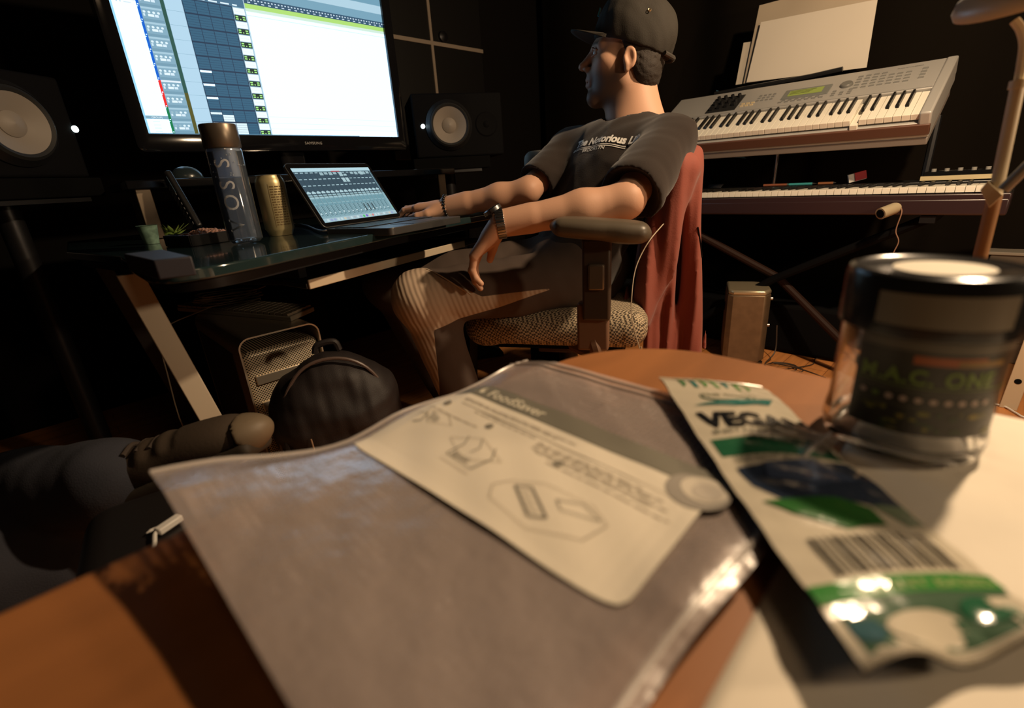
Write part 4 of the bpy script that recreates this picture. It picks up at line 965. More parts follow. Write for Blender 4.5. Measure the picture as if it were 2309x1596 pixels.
fs_ = [(order[a] * N + i, order[a] * N + (i + 1) % N, order[a + 1] * N + (i + 1) % N, order[a + 1] * N + i) for a in range(nr - 1) for i in range(N)]
shd.add(allr, fs_); shd.build('lamp_shade', M_shade, lm, smooth=50)
B().tube([hc + Vector((0, .03, -.001)), hc + Vector((0, -.05, -.001))], .0055, n=14).build('bulb', mat('unlit_tube', (.8, .78, .72), .2), lm)
# folding arm bracket clipped on the pole
q0, q1, q2, q3 = at_x(2227, 408, .79), at_x(2262, 440, .79), at_x(2280, 398, .79), at_x(2250, 402, .79)
br = B(); br.sweep([(0, 0)] * 0 + [(0, 0), (np.linalg.norm(q1 - q0), 0), (.026, .016), (.004, .010)], q0, (q1 - q0) / np.linalg.norm(q1 - q0), np.cross((q1 - q0) / np.linalg.norm(q1 - q0), (1, 0, 0)) * -1, (.012, 0, 0)); br.build('clip', M_cream, lm, bevel=.001)
B().cyl(at_x(2262, 428, .785), at_x(2340, 352, .785), .0058, n=14).build('side_arm', mat('grey_arm', (.30, .28, .24), .4, metal=.4), lm)

# ------------------------------------------------------------------ round-cornered wooden table
TZ = .66
tb_ = thing('side_table', (.0, -.15, 0), 'orange-brown wooden table with rounded corners in the foreground', 'table')
tn = mat('table_wood', (.40, .155, .048), .47, noise=(2.2, .55, 6, (1.2, 7, 1)), bump=(140, .05, .0005))
x0, x1, y0, y1, rr0 = -.50, .462, -.62, .306, .13
def sup(cx_, cy_, r, a0, n=14, p=1.0): return [(cx_ + r * math.cos(math.radians(a0 + 90 * i / n)), cy_ + r * math.sin(math.radians(a0 + 90 * i / n))) for i in range(n + 1)]
tp_ = sup(x1 - rr0, y1 - rr0, rr0, 0) + sup(x0 + rr0, y1 - rr0, rr0, 90) + sup(x0 + rr0, y0 + rr0, rr0, 180) + sup(x1 - rr0, y0 + rr0, rr0, 270)
B().prism(tp_, TZ - .028, TZ).build('tabletop', tn, tb_, bevel=.006, smooth=40)
for sx in (x0 + .12, x1 - .12):
    for sy in (y0 + .12, y1 - .12): B().cyl((sx, sy, .0), (sx, sy, TZ - .028), .016, .022, 20).build('leg', tn, tb_)

# ------------------------------------------------------------------ plastic storage bag with its paper label
def hbag(X, Y):
    h = .004 + .004 * math.exp(-((X - .19) ** 2 + (Y - .2) ** 2) / .012)
    e = max(0, (.13 - X) / .13)
    h += .026 * (e ** 1.3) * (.30 + .70 * min(1, max(0, (Y - .05) / .28)) ** 2)
    t = max(0, (Y - .29) / .045); h += .003 * t * math.exp(-((X - .26) / .06) ** 2) + .003 * t * math.sin(X * 45)
    h += .0005 * math.sin(X * 45 + Y * 30) * math.sin(Y * 50 - X * 20) + .0002 * math.sin(X * 150 - Y * 110)
    h += .007 * math.exp(-((Y - .062) / .020) ** 2) * (.7 + .3 * math.sin(X * 50)) 
    h += .008 * e * min(1, max(0, Y / .33)); h -= .32 * max(0, Y - .296)
    return h
BX0, BX1, BY0, BY1 = .006, .336, .052, .340
def bagp(u, v, lift=0):
    X = BX1 + (BX0 + .013 * (1 - v) - BX1) * u; Y = BY0 + (BY1 - BY0) * v
    Y += .003 * math.sin(X * 40) * (1 if v > .5 else -.6); 
    return (X, Y, TZ + .001 + hbag(X, Y) + lift)
bg = thing('storage_bag', (.17, .2, TZ), 'clear ribbed plastic storage bag lying across the wooden table', 'plastic bag')
M_film = film_mat('plastic_film', (.80, .66, .60), .33, .25, .04, bump=(30, .42, .007))
M_liner = film_mat('ribbed_liner', (.50, .43, .42), .07, .28, .0, wave=(65, .8, .0015, (0, 0, math.radians(90))))
f_ = B(); f_.grid(lambda u, v: bagp(u, v, .0022 * (1 - abs(2 * v - 1) ** 8) * (1 - abs(2 * u - 1) ** 10)), 90, 70); f_.build('front_film', M_film, bg, smooth=80)
f_ = B(); f_.grid(lambda u, v: bagp(.02 + u * .96, .02 + v * .96, -.0016), 60, 50); f_.build('back_film', M_film, bg, smooth=80)
f_ = B(); f_.grid(lambda u, v: bagp(.10 + u * .86, .05 + v * .90, .0002), 60, 50); f_.build('ribbed_liner', M_liner, bg, smooth=80)
M_seal = mat('seal_strip', (.66, .60, .55), .25, alpha=.55, spec=.8)
for u_ in (.035, .065): 
    f_ = B(); f_.tube([bagp(u_, v / 30, .002) for v in range(31)], .0016, n=6); f_.build('zip_seal', M_seal, bg)
f_ = B(); f_.tube([bagp(u / 30, .02, .0018) for u in range(31)], .0014, n=6); f_.build('edge_seam', M_seal, bg)
f_ = B(); f_.tube([bagp(u / 30, .98, .0018) for u in range(31)], .0014, n=6); f_.build('edge_seam', M_seal, bg)
# label sheet: s along the reading direction, t downwards (both 0..1)
LA, LB, LC, LD = [at_z(*p, TZ + .009) for p in [(1062, 856), (1640, 1085), (1402, 1392), (786, 1000)]]
def lab(s, t, l):
    p = (LA * (1 - s) + LB * s) * (1 - t) + (LD * (1 - s) + LC * s) * t
    return (p[0], p[1], TZ + .0015 + hbag(p[0], p[1]) + .0034 + .0008 * math.sin(s * 7 + t * 4) + l)
lb2 = Print(lab, .0002, 3)
def rounded(s, t):   # rounded corners in sheet space
    return s, t
m_ = .045; cor = []
for cx_, cy_, a0 in ((1 - m_, m_ * 1.6, -90), (1 - m_, 1 - m_ * 1.6, 0), (m_, 1 - m_ * 1.6, 90), (m_, m_ * 1.6, 180)):
    for i in range(9): a = math.radians(a0 + 90 * i / 8); cor.append((cx_ + m_ * math.cos(a), cy_ + m_ * 1.6 * math.sin(a)))
nu_, nv_ = 30, 18; PAP = (.76, .69, .56)
def squash(s, t):
    # keep a grid but pull its corners in to round them
    S = 2 * s - 1; T = 2 * t - 1; k = (abs(S) * abs(T)) ** 14; return .5 + S * (1 - .030 * k) / 2, .5 + T * (1 - .045 * k) / 2
lb2.b.grid(lambda u, v: lab(*squash(u, v), 0), nu_, nv_, PAP)
GR = (.17, .158, .12)
lb2.b.grid(lambda u, v: lab(*squash(u, v * .17 - .0), .0003), nu_, 5, GR)
lb2.b.grid(lambda u, v: lab(.90 + u * .10, .16 + v * .11 * (1 - abs(2 * u - 1)), .0003), 6, 5, GR)
lb2.disc(.965, .20, .075, .135, (.30, .27, .23), 2, 28); lb2.disc(.975, .17, .055, .10, (.60, .54, .44), 3, 28); lb2.disc(.985, .18, .035, .065, (.48, .43, .36), 4, 24)
lb2.disc(.130, .085, .013, .042, (.70, .64, .50), 2); lb2.disc(.136, .07, .007, .022, GR, 3)
lb2.text('FoodSaver', .165, .130, .125, (.70, .64, .50), 2, wscale=.50, bold=.012, flipv=-1)
INK = (.17, .155, .12); LI = (.46, .41, .33)
for t_, a, b_ in ((.235, .12, .62), (.255, .12, .55), (.33, .22, .50), (.345, .52, .86), (.365, .52, .92), (.385, .52, .9), (.41, .52, .94), (.45, .04, .30), (.43, .54, .90), (.47, .60, .96)):
    n_ = 10; x = a
    while x < b_: w_ = random.uniform(.02, .05); lb2.rect(x, t_, min(x + w_, b_), t_ + .007, LI, 2, sub=(3, 1)); x += w_ + .007
lb2.line(.05, .30, .97, .31, .003, LI, 2)
for k, (cx_, cy_) in enumerate(((.12, .36), (.36, .40), (.66, .44))):
    lb2.disc(cx_ - .03, cy_, .014, .027, INK, 3); lb2.text(str(k + 1), cx_ - .036, cy_ + .014, .035, PAP, 4, wscale=.6, flipv=-1)
def pl_line(pts, w_=.004, c=INK):
    for a, b_ in zip(pts, pts[1:]): lb2.line(*a, *b_, w_, c, 3)
# pictograms: hand and bag / bag being cut / sealing the bag
pl_line([(.07, .50), (.16, .46), (.22, .53), (.13, .59), (.07, .50)], .003, LI)
for q in range(6): pl_line([(.10 + q * .010, .49 + .006 * q), (.115 + q * .008, .56)], .004)
pl_line([(.05, .55), (.09, .53), (.10, .60), (.08, .64)], .005)
pl_line([(.27, .62), (.37, .52), (.50, .62), (.40, .73), (.27, .62)], .003, LI)
pl_line([(.32, .55), (.34, .62), (.33, .74), (.45, .76), (.47, .64), (.44, .55)], .004); pl_line([(.37, .53), (.40, .60), (.39, .66)], .003)
lb2.text('BEANS', .345, .735, .05, INK, 3, wscale=.5, flipv=-1)
pl_line([(.33, .78), (.46, .80)], .004, LI)
pl_line([(.58, .70), (.66, .62), (.80, .60), (.86, .66), (.84, .80), (.72, .90), (.58, .86), (.55, .78), (.58, .70)], .003, LI)
pl_line([(.60, .72), (.70, .84), (.74, .80), (.64, .68), (.60, .72)], .006); pl_line([(.72, .68), (.78, .62), (.84, .66), (.75, .72), (.72, .68)], .0035)
for q in range(4): pl_line([(.62 + q * .02, .74 + q * .025), (.65 + q * .02, .72 + q * .025)], .004)
lb2.b.raw = True; lb2.build('paper_label', mat('label_paper', attr=True, rough=.6), bg, label='cream paper label with grey header band and line drawings')

# ------------------------------------------------------------------ glossy snack pouch
PA, PB, PC, PD = [np.array(at_z(*p, z)) for p, z in (((1485, 842), TZ + .020), ((1716, 862), TZ + .010), ((2410, 1440), TZ + .007), ((1952, 1512), TZ + .021))]
def pouch(s, t, l=0):     # s 0..1 across, t 0..1 from the far end to the near end
    p = (PA * (1 - s) + PB * s) * (1 - t) + (PD * (1 - s) + PC * s) * t
    h = .006 * math.sin(math.pi * s) * math.sin(math.pi * min(1, max(0, t))) ** .5 + .0006 * math.sin(t * 30 + s * 3) + .0002 * math.sin(t * 80 - s * 14) - .004 * math.sin(math.pi * t)
    h += .006 * max(0, (t - .93) / .07) * math.sin(s * 9) - .004 * max(0, (.06 - t) / .06)
    return (p[0], p[1], p[2] + h + l)
pc2 = thing('snack_pouch', ((PA + PC) / 2 - UPV * .028), 'long glossy green and white vegan snack pouch propped on the bag', 'pouch')
CR = (.62, .56, .44); GRN = (.02, .115, .055); BRG = (.05, .24, .05); TEA = (.02, .17, .15); BLK = (.012, .013, .016)
M_foil = mat('printed_foil', attr=True, rough=.16, spec=.8, bump=(70, .25, .002), coat=.4)
T_OLD = [0, .055, .155, .228, .255, .268, .335, .350, .375, .56, .70, .715, .815, .842, .882, 1]; T_NEW = [0, .10, .235, .345, .38, .405, .485, .51, .53, .66, .75, .765, .855, .865, .90, 1]
pp = Print(lambda s, t, l: pouch(s, float(np.interp(t, T_OLD, T_NEW)) if 0 <= t <= 1 else t, l), .0003, 10)
pp.rect(0, 0, 1, 1, CR, 0, sub=(16, 70))
for i in range(7):
    a = .12 + i * .10; c_ = TEA if i % 3 == 1 else (.08, .26, .06)
    if i in (0,): c_ = (.10, .22, .10)
    pp.poly([(a, .0), (a + .055, .0), (a + .075, .045 + .012 * (i % 2)), (a + .035, .055)], c_, 1)
pp.disc(.45, .105, .22, .030, (.015, .10, .06), 1, 24); pp.disc(.45, .100, .21, .026, CR, 2, 24); pp.poly([(.12, .15), (.78, .105), (.90, .095), (.80, .130), (.45, .155)], TEA, 2)
pp.text('THE GOOD', .24, .108, .018, (.10, .14, .07), 3, wscale=5.2, bold=.02, flipv=-1)
pp.text('VEGAN', .10, .228, .066, BLK, 3, wscale=4.1, bold=.045, flipv=-1)
pp.text('INSTANT SNACK', .12, .255, .020, (.12, .13, .10), 3, wscale=5.2, bold=.01, flipv=-1)
pp.rect(.06, .268, .94, .335, GRN, 1, sub=(8, 4))
pp.text('SEA SALT & HERB', .12, .350, .016, (.15, .16, .12), 3, wscale=5, flipv=-1)
pp.poly([(.10, .375), (.95, .34), (1, .40), (1, .56), (.75, .58), (.22, .55), (.12, .47)], (.03, .045, .08), 1)  # dark zone: part print, part the jar's cast shadow painted into the colour
pp.poly([(.30, .36), (.7, .345), (.85, .45), (.5, .50), (.25, .44)], (.06, .085, .15), 2)
pp.poly([(.10, .55), (.55, .56), (.72, .60), (.72, .68), (.45, .70), (.22, .62)], (.03, .14, .03), 2)
pp.poly([(.72, .56), (1, .56), (1, .66), (.86, .68)], (.16, .22, .14), 1)
for i in range(17):
    a = .18 + i * .042; pp.rect(a, .715, a + (.024 if i % 3 == 0 else .014), .815, (.05, .045, .035), 2, sub=(1, 4))
pp.rect(0, .842, 1, .882, BRG, 2, sub=(8, 2)); pp.text('PLANT BASED', .22, .874, .026, (.30, .42, .16), 3, wscale=4.6, bold=.02, flipv=-1)
pp.rect(.05, .882, .98, .985, (.07, .13, .08), 1, sub=(8, 4)); pp.disc(.40, .95, .20, .035, CR, 2); pp.disc(.12, .94, .07, .03, (.05, .12, .14), 2); pp.disc(.76, .93, .14, .03, GRN, 3)
pp.rect(.80, .90, 1, .985, CR, 2)
pp.build('front_foil', M_foil, pc2)
bk3 = B(); bk3.grid(lambda u, v: (lambda p: (p[0], p[1], max(TZ + .004, p[2] - .0015 - .012 * math.sin(math.pi * u) * math.sin(math.pi * v) ** .5)))(pouch(u, v)), 16, 60); bk3.build('back_foil', mat('dark_foil', (.02, .02, .022), .25), pc2, smooth=80)
for v_ in (.004, .988):
    cr = B()
    for q in range(3): cr.tube([pouch(i / 20, v_ + q * .004, .0004) for i in range(21)], .0005, n=5)
    cr.build('crimped_end', M_foil if False else mat('crimp', (.55, .5, .4), .2), pc2)

# ------------------------------------------------------------------ pale paper sheet under the jar
def wrinkle(x, y): return .0006 + .0011 * (1 + math.sin(x * 46 + 2 * math.sin(y * 31)) * math.sin(y * 38 + 1.5 * math.sin(x * 27))) * .5
ps = B(); pq = [(.452, .052), (.448, -.40), (.065, -.36), (.085, .040)]
def sheetp(u, v, up=0):
    x = (pq[0][0] * (1 - u) + pq[3][0] * u) * (1 - v) + (pq[1][0] * (1 - u) + pq[2][0] * u) * v; y = (pq[0][1] * (1 - u) + pq[3][1] * u) * (1 - v) + (pq[1][1] * (1 - u) + pq[2][1] * u) * v
    return (x, y, TZ + wrinkle(x, y) * (0 if (x - .377) ** 2 + (y - .027) ** 2 < .0022 else 1) + .0003)
ps.grid(sheetp, 70, 70)
tag(ps.build('paper_sheet', mat('pale_wrapping_paper', (.88, .80, .66), .7, noise=(14, .86, 5)), base=(.27, -.16, TZ), solid=.0003, smooth=80), 'creased cream paper sheet lying under the jar on the wooden table', 'paper')

# ------------------------------------------------------------------ jar
jx, jy = .377, .027
TZ += .0008
jr = thing('jar', (jx, jy, TZ), 'clear round jar with black lid and dark printed label', 'jar')
M_jar = mat('jar_glass', (.95, .95, .95), .05, trans=1, ior=1.4)
B().lathe([(0, .004), (.030, .0035), (.037, .0), (.0425, .004), (.0435, .012), (.0425, .020), (.0415, .026), (.0415, .080), (.0395, .082), (.0395, .028), (.040, .012), (.036, .007), (0, .008)], (jx, jy, TZ), n=72).build('glass_body', M_jar, jr)
va = math.degrees(math.atan2(-jy, -jx))
def jm(rad): return lambda s, t, l: (jx + (rad + l) * math.cos(math.radians(va) - 0 + s / .0418), jy + (rad + l) * math.sin(math.radians(va) + s / .0418), TZ + t)
lw = B(); lw.lathe([(.0418, .018), (.0418, .0745)], (jx, jy, TZ), n=72, arc=((va - 48 + 0) / 360, (va + 215) / 360))
jl = Print(jm(.0420), .00012)
# the printed wrap leaves a clear strip at the left side; s runs to the right in the picture
S0, S1 = -.028, .115
def jr_rect(a, b_, c, d, col, l, n=None): jl.rect(a, b_, c, d, col, l, sub=(max(1, int(abs(c - a) / .003)), 1))
jr_rect(S0, .022, S1, .0805, (.022, .020, .016), 0)
jr_rect(.000, .0665, .034, .0715, (.30, .075, .02), 1); jr_rect(.02, .0665, .045, .070, (.22, .12, .03), 2)
jr_rect(S0, .0735, S1, .0805, (.075, .062, .048), 1); jr_rect(S0 + .004, .076, S1, .0775, (.14, .12, .09), 2)
jl.text('M.A.C. ONE', -.0245, .0545, .0120, (.13, .20, .03), 3, wscale=.95, bold=.03, spacing=1.12)
jr_rect(S0, .0520, S1, .0530, (.09, .12, .03), 2)
for i in range(10): jl.disc(-.021 + i * .0068, .0445, .0019, .0017, (.10, .16, .03) if i == 1 else (.40, .30, .26), 3, 12)
jr_rect(S0, .0490, S1, .0500, (.06, .055, .04), 2); jr_rect(S0, .0395, S1, .0405, (.06, .055, .04), 2)
r_ = random.Random(8)
for i in range(26):
    a = r_.uniform(S0 + .002, .05); jl.disc(a, r_.uniform(.0240, .0375), r_.uniform(.001, .004), r_.uniform(.001, .002), r_.choice([(.16, .15, .02), (.10, .09, .03), (.22, .17, .03), (.03, .05, .02)]), 2, 8)
jl.b.raw = True; jl.build('wrap_label', mat('label_ink', attr=True, rough=.35), jr)
B().lathe([(.0425, .0805), (.0440, .0810), (.0440, .1120), (.0428, .1150), (.040, .1160), (.038, .1147), (0, .1145)], (jx, jy, TZ), n=80).build('lid', mat('lid_black', (.012, .012, .013), .2), jr)
def lidm(s, t, l): a = math.atan2(t, s); r = math.hypot(s, t); return (jx + r * math.cos(a), jy + r * math.sin(a), TZ + .1148 + l)
js = Print(lidm, .0002); js.disc(-.003, -.003, .0235, .0235, (.80, .74, .60), 1, 48); js.build('round_sticker', M_print, jr, label='round cream sticker on the lid')
jk = Print(jm(.0442), .00012); jk.rect(-.0215, .0880, .040, .1065, (.13, .105, .075), 1, sub=(24, 1)); jk.build('lid_sticker', mat('label_ink'), jr)
con = SDF((jx - .05, jy - .05, TZ), (jx + .05, jy + .05, TZ + .08), .002); r_ = random.Random(1)
for i in range(34):
    a, q = r_.uniform(0, 6.3), r_.uniform(0, .026); con.ell((jx + q * math.cos(a), jy + q * math.sin(a), TZ + .017 + r_.uniform(0, .032)), (.009, .009, .007), k=.003)
con.warp(lambda P: .0008 * bumpy(P, 900, 2)); con.cut((0, 0, TZ + .0085), (0, 0, -1))
soft('herb_contents', con, mat('herb_buds', (.10, .085, .03), .9), jr)

TZ -= .0008
# ------------------------------------------------------------------ bench with the white plug, left of the table
bn = thing('low_bench', (.025, .63, 0), 'black padded bench between the wooden table and the seated person\'s leg', 'bench')
s_ = SDF((-.15, .40, .33), (.20, .86, .48), .006); s_.box((.025, .63, .41), (.12, .17, .045), np.array([az(-8), az(82), UPV]).T, rad=.035)
soft('seat_pad', s_, mat('black_leatherette', (.014, .012, .012), .45, bump=(200, .2, .001)), bn)
for sx in (-.05, .10):
    for sy in (.52, .74): B().cyl((sx, sy, 0), (sx, sy, .38), .015, n=14).build('leg', M_dark, bn)
zc = .460; k = [at_z(*p, zc) for p in [(392, 1178), (372, 1192), (352, 1205), (348, 1228), (335, 1262)]]
ch = thing('charging_cable', (k[0][0], k[0][1], zc - .006), 'white charging plug and cable resting on the black bench', 'cable')
d = (k[2] - k[0]) / np.linalg.norm(k[2] - k[0])
B().box((k[0] + k[1]) / 2 + UPV * .002, (.012, .030, .009), M=Matrix(np.array([np.cross(d, UPV), d, UPV]).T.tolist())).build('plug', M_white, ch, bevel=.002)
B().tube(spline([k[1] + UPV * .002, k[2] + UPV * .002, k[3], k[4]], 24), .0024).build('cord', M_white, ch)
B().tube(spline([k[0] + UPV * .0, at_z(350, 1192, zc), at_z(330, 1202, zc)], 12), [.0022] * 10 + [.0015, .001, .0006]).build('cord_end', M_white, ch)

# ------------------------------------------------------------------ seated man
def D_(px, py, d): return at_d(px, py, d)
J = dict(neck=D_(1428, 252, 1.26), Lsh=D_(1508, 318, 1.17), Rsh=D_(1290, 338, 1.40), Lel=D_(1412, 452, 1.03), Lwr=D_(1125, 505, 1.04), Lkk=D_(1078, 545, 1.07),
         Rel=D_(1190, 430, 1.30), Rwr=D_(1008, 467, 1.36), Rkk=D_(925, 462, 1.40), Lhip=D_(1320, 625, 1.30), Rhip=D_(1285, 590, 1.45), Lkn=D_(950, 672, 1.18), Rkn=D_(875, 640, 1.42))
hip = (J['Lhip'] + J['Rhip']) / 2; J['Lank'] = np.array([.735, .965, .13]); J['Rank'] = np.array([.87, 1.27, .12])
HA = 118.0; hf = az(HA); hr = np.array([hf[1], -hf[0], 0]); HC = D_(1418, 137, 1.245)
HP = math.radians(9); hup = UPV * math.cos(HP) - hf * math.sin(HP); hf = hf * math.cos(HP) + UPV * math.sin(HP)
man = thing('person', (hip[0], hip[1], 0), 'seated man in black cap and black shirt resting a hand on the laptop', 'person')
skin = mat('skin', (.50, .29, .19), .5, noise=(14, .86, 3), bump=(260, .12, .001))

def head(h=.0021):
    s = SDF(HC - .17, HC + .17, h); s.lo[2] = s.lo[2]
    MH = np.array([hr, hf, hup]).T
    def L(x, y, z): return HC + hr * x + hf * y + hup * z
    s.ell(L(0, -.004, .045), (.074, .092, .084), MH, k=.01); s.ell(L(0, .038, -.020), (.060, .058, .082), MH, k=.03)
    s.cone(L(-.050, .006, -.050), L(-.012, .070, -.092), .017, .016, k=.03); s.cone(L(.050, .006, -.050), L(.012, .070, -.092), .017, .016, k=.03)
    s.cone(L(-.010, .077, -.094), L(.010, .077, -.094), .0155, k=.02)
    for g in (-1, 1):
        s.ell(L(.046 * g, .050, -.012), (.022, .024, .018), MH, k=.025); s.cone(L(.010 * g, .088, .028), L(.044 * g, .070, .026), .0105, .009, k=.016)
        s.ell(L(.032 * g, .101, .008), (.017, .016, .011), MH, k=.016, op='sub')
    s.cone(L(0, .090, .024), L(0, .117, -.015), .0090, .0100, k=.012); s.ell(L(0, .121, -.020), (.0115, .0110, .0095), MH, k=.008)
    for g in (-1, 1): s.ell(L(.0115 * g, .106, -.026), (.0075, .010, .0065), MH, k=.006); s.ell(L(.006 * g, .112, -.031), (.0035, .006, .003), MH, k=.002, op='sub')
    s.ell(L(0, .088, -.045), (.024, .017, .018), MH, k=.016)
    s.cone(L(-.019, .090, -.052), L(0, .1005, -.0495), .0045, .0062, k=.006); s.cone(L(.019, .090, -.052), L(0, .1005, -.0495), .0045, .0062, k=.006)
    s.cone(L(-.016, .090, -.0635), L(0, .098, -.064), .0055, .0068, k=.006); s.cone(L(.016, .090, -.0635), L(0, .098, -.064), .0055, .0068, k=.006)
    s.cone(L(-.020, .099, -.0565), L(.020, .099, -.0565), .0018, k=.003, op='sub'); s.cone(L(-.012, .102, -.075), L(.012, .102, -.075), .0035, k=.008, op='sub')
    s.cone(L(0, .080, -.066), L(0, .076, -.092), .0150, .0150, k=.012)
    for g in (-1, 1):   # ears
        c = L(.076 * g, -.010, -.004); Me = np.array([hr * g, hf * .93 + UPV * -.25, UPV * .96 + hf * .2]).T
        s.ell(c, (.007, .0150, .026), Me, k=.004); s.ell(c + hr * g * .007 + hf * .001, (.006, .0092, .018), Me, k=.004, op='sub')
        s.cone(c + hf * .010 - UPV * .012, c + hf * .008 - UPV * .028, .005, .006, k=.006); s.ell(c + hf * .013 - UPV * .004, (.005, .004, .008), Me, k=.004)
    nb = J['neck'] - UPV * .05
    s.cone(L(0, -.020, -.035), nb, .052, .059, k=.03); s.cone(L(0, .02, -.06), nb + hf * .03, .030, .040, k=.03); s.cone(L(0, -.040, -.075), nb - az(HA) * .045, .040, .048, k=.03)
    return s
P_, F_ = head().mesh(); P_ = relax(P_, F_, 2)
headpart = (P_, F_)

ARM = []
def arms(side):
    sh, el, wr, kk = (J[side + q] for q in ('sh', 'el', 'wr', 'kk')); g = 1 if side == 'L' else .88
    pts = np.array([sh, el, wr, kk]); s = SDF(pts.min(0) - .13, pts.max(0) + .13, .0034)
    s.cone(sh, el, .049 * g, .037 * g, k=.02)
    mid = el * .66 + wr * .34; s.cone(el, mid, .037 * g, .0385 * g, k=.02); s.cone(mid, wr, .0385 * g, .026, k=.02)
    n = np.cross(wr - el, UPV); n /= np.linalg.norm(n); s.cone(el * .25 + wr * .75, wr, .031, .028, k=.01)
    s.cut(wr + (wr - el) / np.linalg.norm(wr - el) * .012, wr - el)
    return s
def hand(side, f, l, u, segs, thumb):
    """f along the hand, l towards the thumb, u out of the back; segs: per finger (side offset, lengths, curl angles)"""
    W = J[side + 'wr']; s = SDF(W - .22, W + .22, .0020)
    K = [W + f * .084 + l * o + u * (.004 - abs(o) * .12) for o, _, _ in segs]
    for k_, (o, Ls, cs_) in zip(K, segs):
        s.cone(W + l * o * .5 + f * .005, k_, .0155, .0115, k=.012)
    s.cone(W - f * .02, W + f * .03, .026, .024, k=.015, flat=(u, 1.35)); s.cone(W + f * .03 + l * .014, W + f * .075 + l * .02, .013, .011, k=.012)
    for k_, (o, Ls, cs_) in zip(K, segs):
        p = k_; a = 0; r = .0092
        for Li, ci in zip(Ls, cs_):
            a += ci; d = f * math.cos(a) - u * math.sin(a) + l * o * .9; d /= np.linalg.norm(d); q = p + d * Li; s.cone(p, q, r, r * .90, k=.003); s.ell(p, (r * 1.04,) * 3, k=.002); p = q; r *= .90
    t0, t1, t2, t3 = [W + f * a + l * b + u * c for a, b, c in thumb]; s.cone(t0, t1, .017, .0125, k=.014); s.cone(t1, t2, .0115, .0105, k=.004); s.cone(t2, t3, .0105, .0082, k=.003)
    s.cut(W - f * .012, -f)
    return s
rf = J['Rkk'] - J['Rwr']; rf[2] *= .3; rf /= np.linalg.norm(rf); rl = np.cross(UPV, rf); rl /= np.linalg.norm(rl); ru = np.cross(rf, rl)
d_ = math.radians
rh = hand('R', rf, rl, ru, [(.030, (.042, .026, .020), (d_(8), d_(30), d_(22))), (.010, (.046, .029, .021), (d_(6), d_(34), d_(24))), (-.011, (.042, .027, .020), (d_(10), d_(34), d_(22))), (-.030, (.033, .020, .017), (d_(14), d_(32), d_(18)))],
          ((.012, .020, -.006), (.040, .046, -.014), (.068, .056, -.020), (.094, .050, -.024)))
lf = J['Lkk'] - J['Lwr']; lf /= np.linalg.norm(lf); lf = lf * .9 + np.array([0, 0, -.30]); lf /= np.linalg.norm(lf)
ll = az(38); ll = ll - lf * (ll @ lf); ll /= np.linalg.norm(ll); lu_ = np.cross(ll, lf); lu_ = lu_ if lu_[2] > 0 or lu_ @ az(128) > 0 else -lu_
lh = hand('L', lf, ll, lu_, [(.028, (.042, .026, .020), (d_(14), d_(28), d_(20))), (.009, (.046, .029, .021), (d_(18), d_(30), d_(22))), (-.011, (.042, .027, .020), (d_(22), d_(32), d_(22))), (-.029, (.033, .020, .017), (d_(27), d_(34), d_(22)))],
          ((.012, .018, -.006), (.040, .034, -.012), (.068, .036, -.020), (.090, .030, -.030)))
# torso and legs under the clothes
core = SDF(np.min([J[k] for k in J], 0) - .16, np.max([J[k] for k in J], 0) + np.array([.16, .16, .10]), .010)
nb_ = J['neck'] - UPV * .10; shc = (J['Lsh'] + J['Rsh']) / 2
core.cone(nb_, hip, .075, .095, k=.05); core.cone(J['Lsh'], J['Rsh'], .045, k=.04)
for q in 'LR': core.cone(J[q + 'hip'], J[q + 'kn'], .065, .045, k=.03); core.cone(J[q + 'kn'], J[q + 'ank'], .042, .030, k=.02)
MH = np.array([hr, hf, hup]).T
# stubble tints the jaw; scalp hair is its own part
def skin_col(P):
    q = P - HC; x, y, z = q @ hr, q @ hf, q @ hup; c = np.tile(np.array([.52, .30, .20]), (len(P), 1))
    near = (np.abs(z) < .2) & (np.hypot(x, y) < .16)
    b = 1 / (1 + np.exp(-( -(z + .034) + np.maximum(0, .060 - y) * .20) / .006)); b *= 1 / (1 + np.exp(-(z + .118) / .006)); b *= 1 / (1 + np.exp(-(y + .004) / .008)); b[~near] = 0
    lips = np.exp(-((z + .057) / .011) ** 2 - (x / .022) ** 2) * (y > .088); b = b * (1 - lips)
    st = np.exp(-(((y - .018) / .010) ** 2)) * (z > -.06) * (z < .03) * (np.abs(x) > .055); b = np.maximum(b, .8 * st * near)
    br = np.exp(-((z - .033 + np.abs(x) * .08) / .0045) ** 2) * (np.abs(x) > .012) * (np.abs(x) < .05) * (y > .06); b = np.maximum(b, br * 1.05)
    dark = np.array([.060, .036, .024]); k = np.clip(b * .80, 0, 1)[:, None]; c = c * (1 - k) + dark * k
    k = (lips * near * .6)[:, None]; c = c * (1 - k) + np.array([.42, .17, .14]) * k
    return c
M_skin = mat('skin_tone', attr=True, rough=.55, spec=.35, bump=(420, .12, .001))
soft('body', [headpart, arms('L'), arms('R'), rh, lh, core], M_skin, man, col=skin_col, it=1)
def HL(x, y, z): return HC + hr * x + hf * y + hup * z
